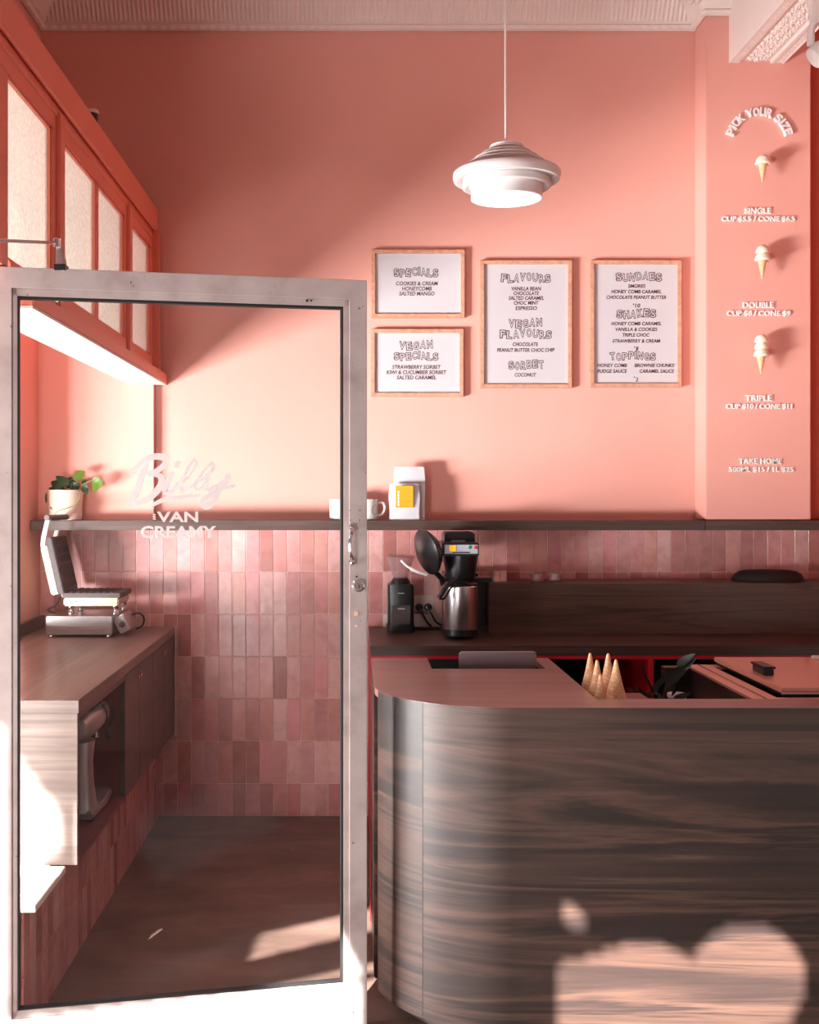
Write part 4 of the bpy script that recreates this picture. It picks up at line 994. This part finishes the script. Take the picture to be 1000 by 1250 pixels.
# waffle cones standing upside down
proto = None
CN = [(720.5, 797, 3.73, .9, 'tallest rear waffle cone, leftmost of the upturned cones'), (729, 805.5, 3.60, .9, 'waffle cone standing second from left among the upturned cones'), (733, 823, 3.47, .72, 'shortest upturned waffle cone, in front of the others'),
      (742.5, 797.5, 3.67, .96, 'tall upturned waffle cone, second from right'), (752, 805, 3.54, 1.0, 'upturned waffle cone at the right end of the group')]
for px, py, Y, s_, lb in CN:
    tip = W(px, py, Y); Hh = tip.z-.90
    t = thing('waffle_cone', lb, 'waffle cone', (tip.x, Y, .90), 'upturned waffle cones on the counter')
    rb = .039*s_
    obj('cone_shell', lathe(B(), [(rb, 0), (rb*.985, .002), (rb*.5, Hh*.5), (.004, Hh*.985), (.001, Hh), ], (tip.x, Y, .90), 24), 'waffle', t)
    obj('wrap_seam', tube(B(), [(tip.x+rb*math.cos(-1.9+f*.8)*(1-f)*1.02, Y+rb*math.sin(-1.9+f*.8)*(1-f)*1.02, .90+Hh*f) for f in [i/8*.97 for i in range(9)]], .0016, 6), 'waffle', t)

# gelato cabinet
fz = thing('gelato_cabinet', 'wood-sided gelato cabinet with polished lid coloured by pink reflection set in the counter', 'freezer', (1.55, 3.85, 0))
obj('side_panel', box(B(), 1.19, 1.205, 3.42, 4.15, .1, .926), 'wood_face', fz)
obj('front_panel', box(B(), 1.205, 1.9, 3.42, 3.435, .1, .926), 'wood_face', fz)
obj('back_panel', box(B(), 1.10, 1.9, 4.15, 4.165, .1, .93), 'wood_face', fz)
obj('corner_post', box(B(), 1.10, 1.19, 4.12, 4.15, .1, .93, .002), 'wood_face', fz)
bm = B(); box(bm, 1.19, 1.9, 3.42, 3.50, .926, .934); box(bm, 1.19, 1.9, 4.10, 4.165, .926, .934); box(bm, 1.19, 1.27, 3.5, 4.10, .926, .934)
obj('rim', bm, 'pink_steel', fz)
obj('rim_edge', box(B(), 1.222, 1.228, 3.43, 4.16, .934, .938), 'chrome', fz)
obj('tub_well', box(B(), 1.27, 1.9, 3.5, 4.10, .80, .81), 'black_matt', fz)
ld = obj('lid', box(B(), 1.29, 1.9, 3.51, 4.17, .944, .960, .002), 'pink_steel', fz)
obj('lid_gasket', box(B(), 1.295, 1.9, 3.515, 4.16, .934, .944), 'black', ld)
obj('lid_edge', box(B(), 1.289, 1.9, 3.508, 3.514, .942, .952, .001), 'chrome', ld)
hm = Matrix.Translation((1.335, 3.80, .96))
obj('lid_handle', box(box(B(), -.016, .016, -.055, .055, .0, .022, .002, hm), -.02, .02, -.062, .062, .022, .030, .002, hm), 'black', ld)
obj('rear_rail', box(B(), 1.62, 1.72, 4.10, 4.13, .961, .972, .002, ), 'white', fz)

# dark leafy plant below the counter
dp = thing('dark_plant', 'dark strap-leaved plant between the cones and the gelato cabinet', 'plant', (1.04, 3.95, .60))
obj('pot', lathe(B(), [(.05, 0), (.062, .02), (.07, .13), (.066, .13), (.001, .115)], (1.04, 3.95, .60), 28), 'black', dp)
YL = 3.98
for a, b, wd, dr in (((793,846),(851,802),15,.12), ((800,848),(783,812),5,.05), ((820,850),(838,822),5,.1), ((800,850),(764,838),9,.15), ((805,852),(812,832),8,.1), ((822,852),(845,845),8,.1), ((790,852),(778,835),7,.1), ((826,812),(849,798),11,.05)):
    obj('leaf', leaf(B(), W(a[0], a[1], YL), W(b[0], b[1], YL-.04), wd*YL/F, Vector((.2, -.8, .6)).normalized(), dr), 'dark_leaf', dp)
obj('stem', tube(B(), smooth_pts([(1.04, 3.95, .70), W(805, 852, 3.97), W(800, 846, 4.0)]), .006, 6), 'dark_leaf', dp)
struct('trim_10', box(B(), .72, 1.16, 3.66, 4.14, .58, .60), 'black_matt')
gq = W(826, 850, 4.085)
gc = thing('plastic_tub', 'small pale green tub beside the gelato cabinet corner', 'tub', (gq.x, 4.08, .60))
obj('tub', lathe(B(), [(.024, 0), (.030, .22), (.031, .235)], (gq.x, 4.08, .60), 20), 'pale_green', gc)
obj('lid', lathe(B(), [(.033, .235), (.033, .246), (.028, .248)], (gq.x, 4.08, .60), 20), 'white', gc)

# ------------------------------------------------------------------ added awning sheet, its holes shaped for the sun patches
AY = -.6
def back(p):          # where the sun ray to point p crosses the awning
    p = Vector(p); t = (p.y-AY)/SUND.y; q = p-SUND*t; return (q.x, q.z)
def hole_grid():
    polys = []
    polys.append([back(p) for p in ((-.335, 3.87, 0), (-.325, 4.09, 0), (.08, 4.345, 0), (.08, 4.13, 0))])
    polys.append([back(p) for p in ((-.52, 3.52, 0), (.1, 3.86, 0), (.1, 3.79, 0), (-.44, 3.515, 0))])
    polys.append([back(p) for p in ((-.24, 3.55, 0), (.1, 3.74, 0), (.1, 3.58, 0), (-.12, 3.50, 0))])
    circ = lambda cx, cz, r, flat=None: [back((max(cx+r*math.cos(a*PI/12), flat if flat else -9), CFY, cz+r*math.sin(a*PI/12))) for a in range(24)]
    c1 = W(785, 1252, CFY); c2 = W(912, 1200, CFY)
    polys.append([back((W(681, 0, CFY).x, CFY, W(0, 1300, CFY).z)), back((W(681, 0, CFY).x, CFY, W(0, 1178, CFY).z)), back((c1.x, CFY, W(0, 1152, CFY).z)), back((c1.x, CFY, W(0, 1300, CFY).z))])
    polys.append(circ(c1.x, c1.z, 101/440)); polys.append(circ(c2.x, c2.z, 73/440))
    polys.append([back(tuple(W(x, y, CFY))) for x, y in ((686, 1097), (716, 1118), (712, 1136), (687, 1133))])
    # left band: bottom rail and left stile of the door, end of the cabinet
    polys.append([back((-1.5, 3.62, .3)), back((-1.5, 3.62, 1.0)), back((-1.2, 3.62, .9)), back((-1.04, 3.62, .74)), back((-.895, 3.62, .55)), back((-.895, 3.62, .43)), back((-.97, 3.62, .40)), back((-.97, 3.62, .3))])
    polys.append([back((-1.0, 3.18, -.05)), back((-1.0, 3.18, .9)), back((-.94, 3.18, .9)), back((-.94, 3.18, .10)), back((.03, 3.4, .12)), back((.03, 3.4, -.05))])
    return polys
def inside(pt, poly):
    x, y = pt; c = False; n = len(poly)
    for i in range(n):
        x1, y1 = poly[i]; x2, y2 = poly[(i+1) % n]
        if (y1 > y) != (y2 > y) and x < (x2-x1)*(y-y1)/(y2-y1)+x1: c = not c
    return c
HP = hole_grid()
bm = B(); st = .016; AX0, AX1, AZ0, AZ1 = -4.6, 2.4, -0.02, 5.6
nx = int((AX1-AX0)/st); nz = int((AZ1-AZ0)/st)
for j in range(nz):
    z = AZ0+(j+.5)*st; run = None
    for i in range(nx+1):
        x = AX0+(i+.5)*st
        solid = i < nx and not any(inside((x, z), p) for p in HP)
        if solid and run is None: run = i
        if not solid and run is not None:
            box(bm, AX0+run*st, AX0+i*st, AY, AY+.01, AZ0+j*st, AZ0+(j+1)*st); run = None
struct('sun_blocker', box(B(), -3.4, -1.615, 1.0, 5.8, 2.92, 2.97), 'white_paint')  # unseen slab added to keep sun out of the side window
M['canvas'] = plain('sun_mask_canvas', (96,86,80), .8)
aw = tag(obj('sun_mask_sheet', bm, 'canvas', None, (-1, AY, AZ0)), 'added canvas awning with cut-out gaps, over the pavement outside', 'sun_mask')
for o in bpy.data.objects:
    if '_o' in o: del o['_o']
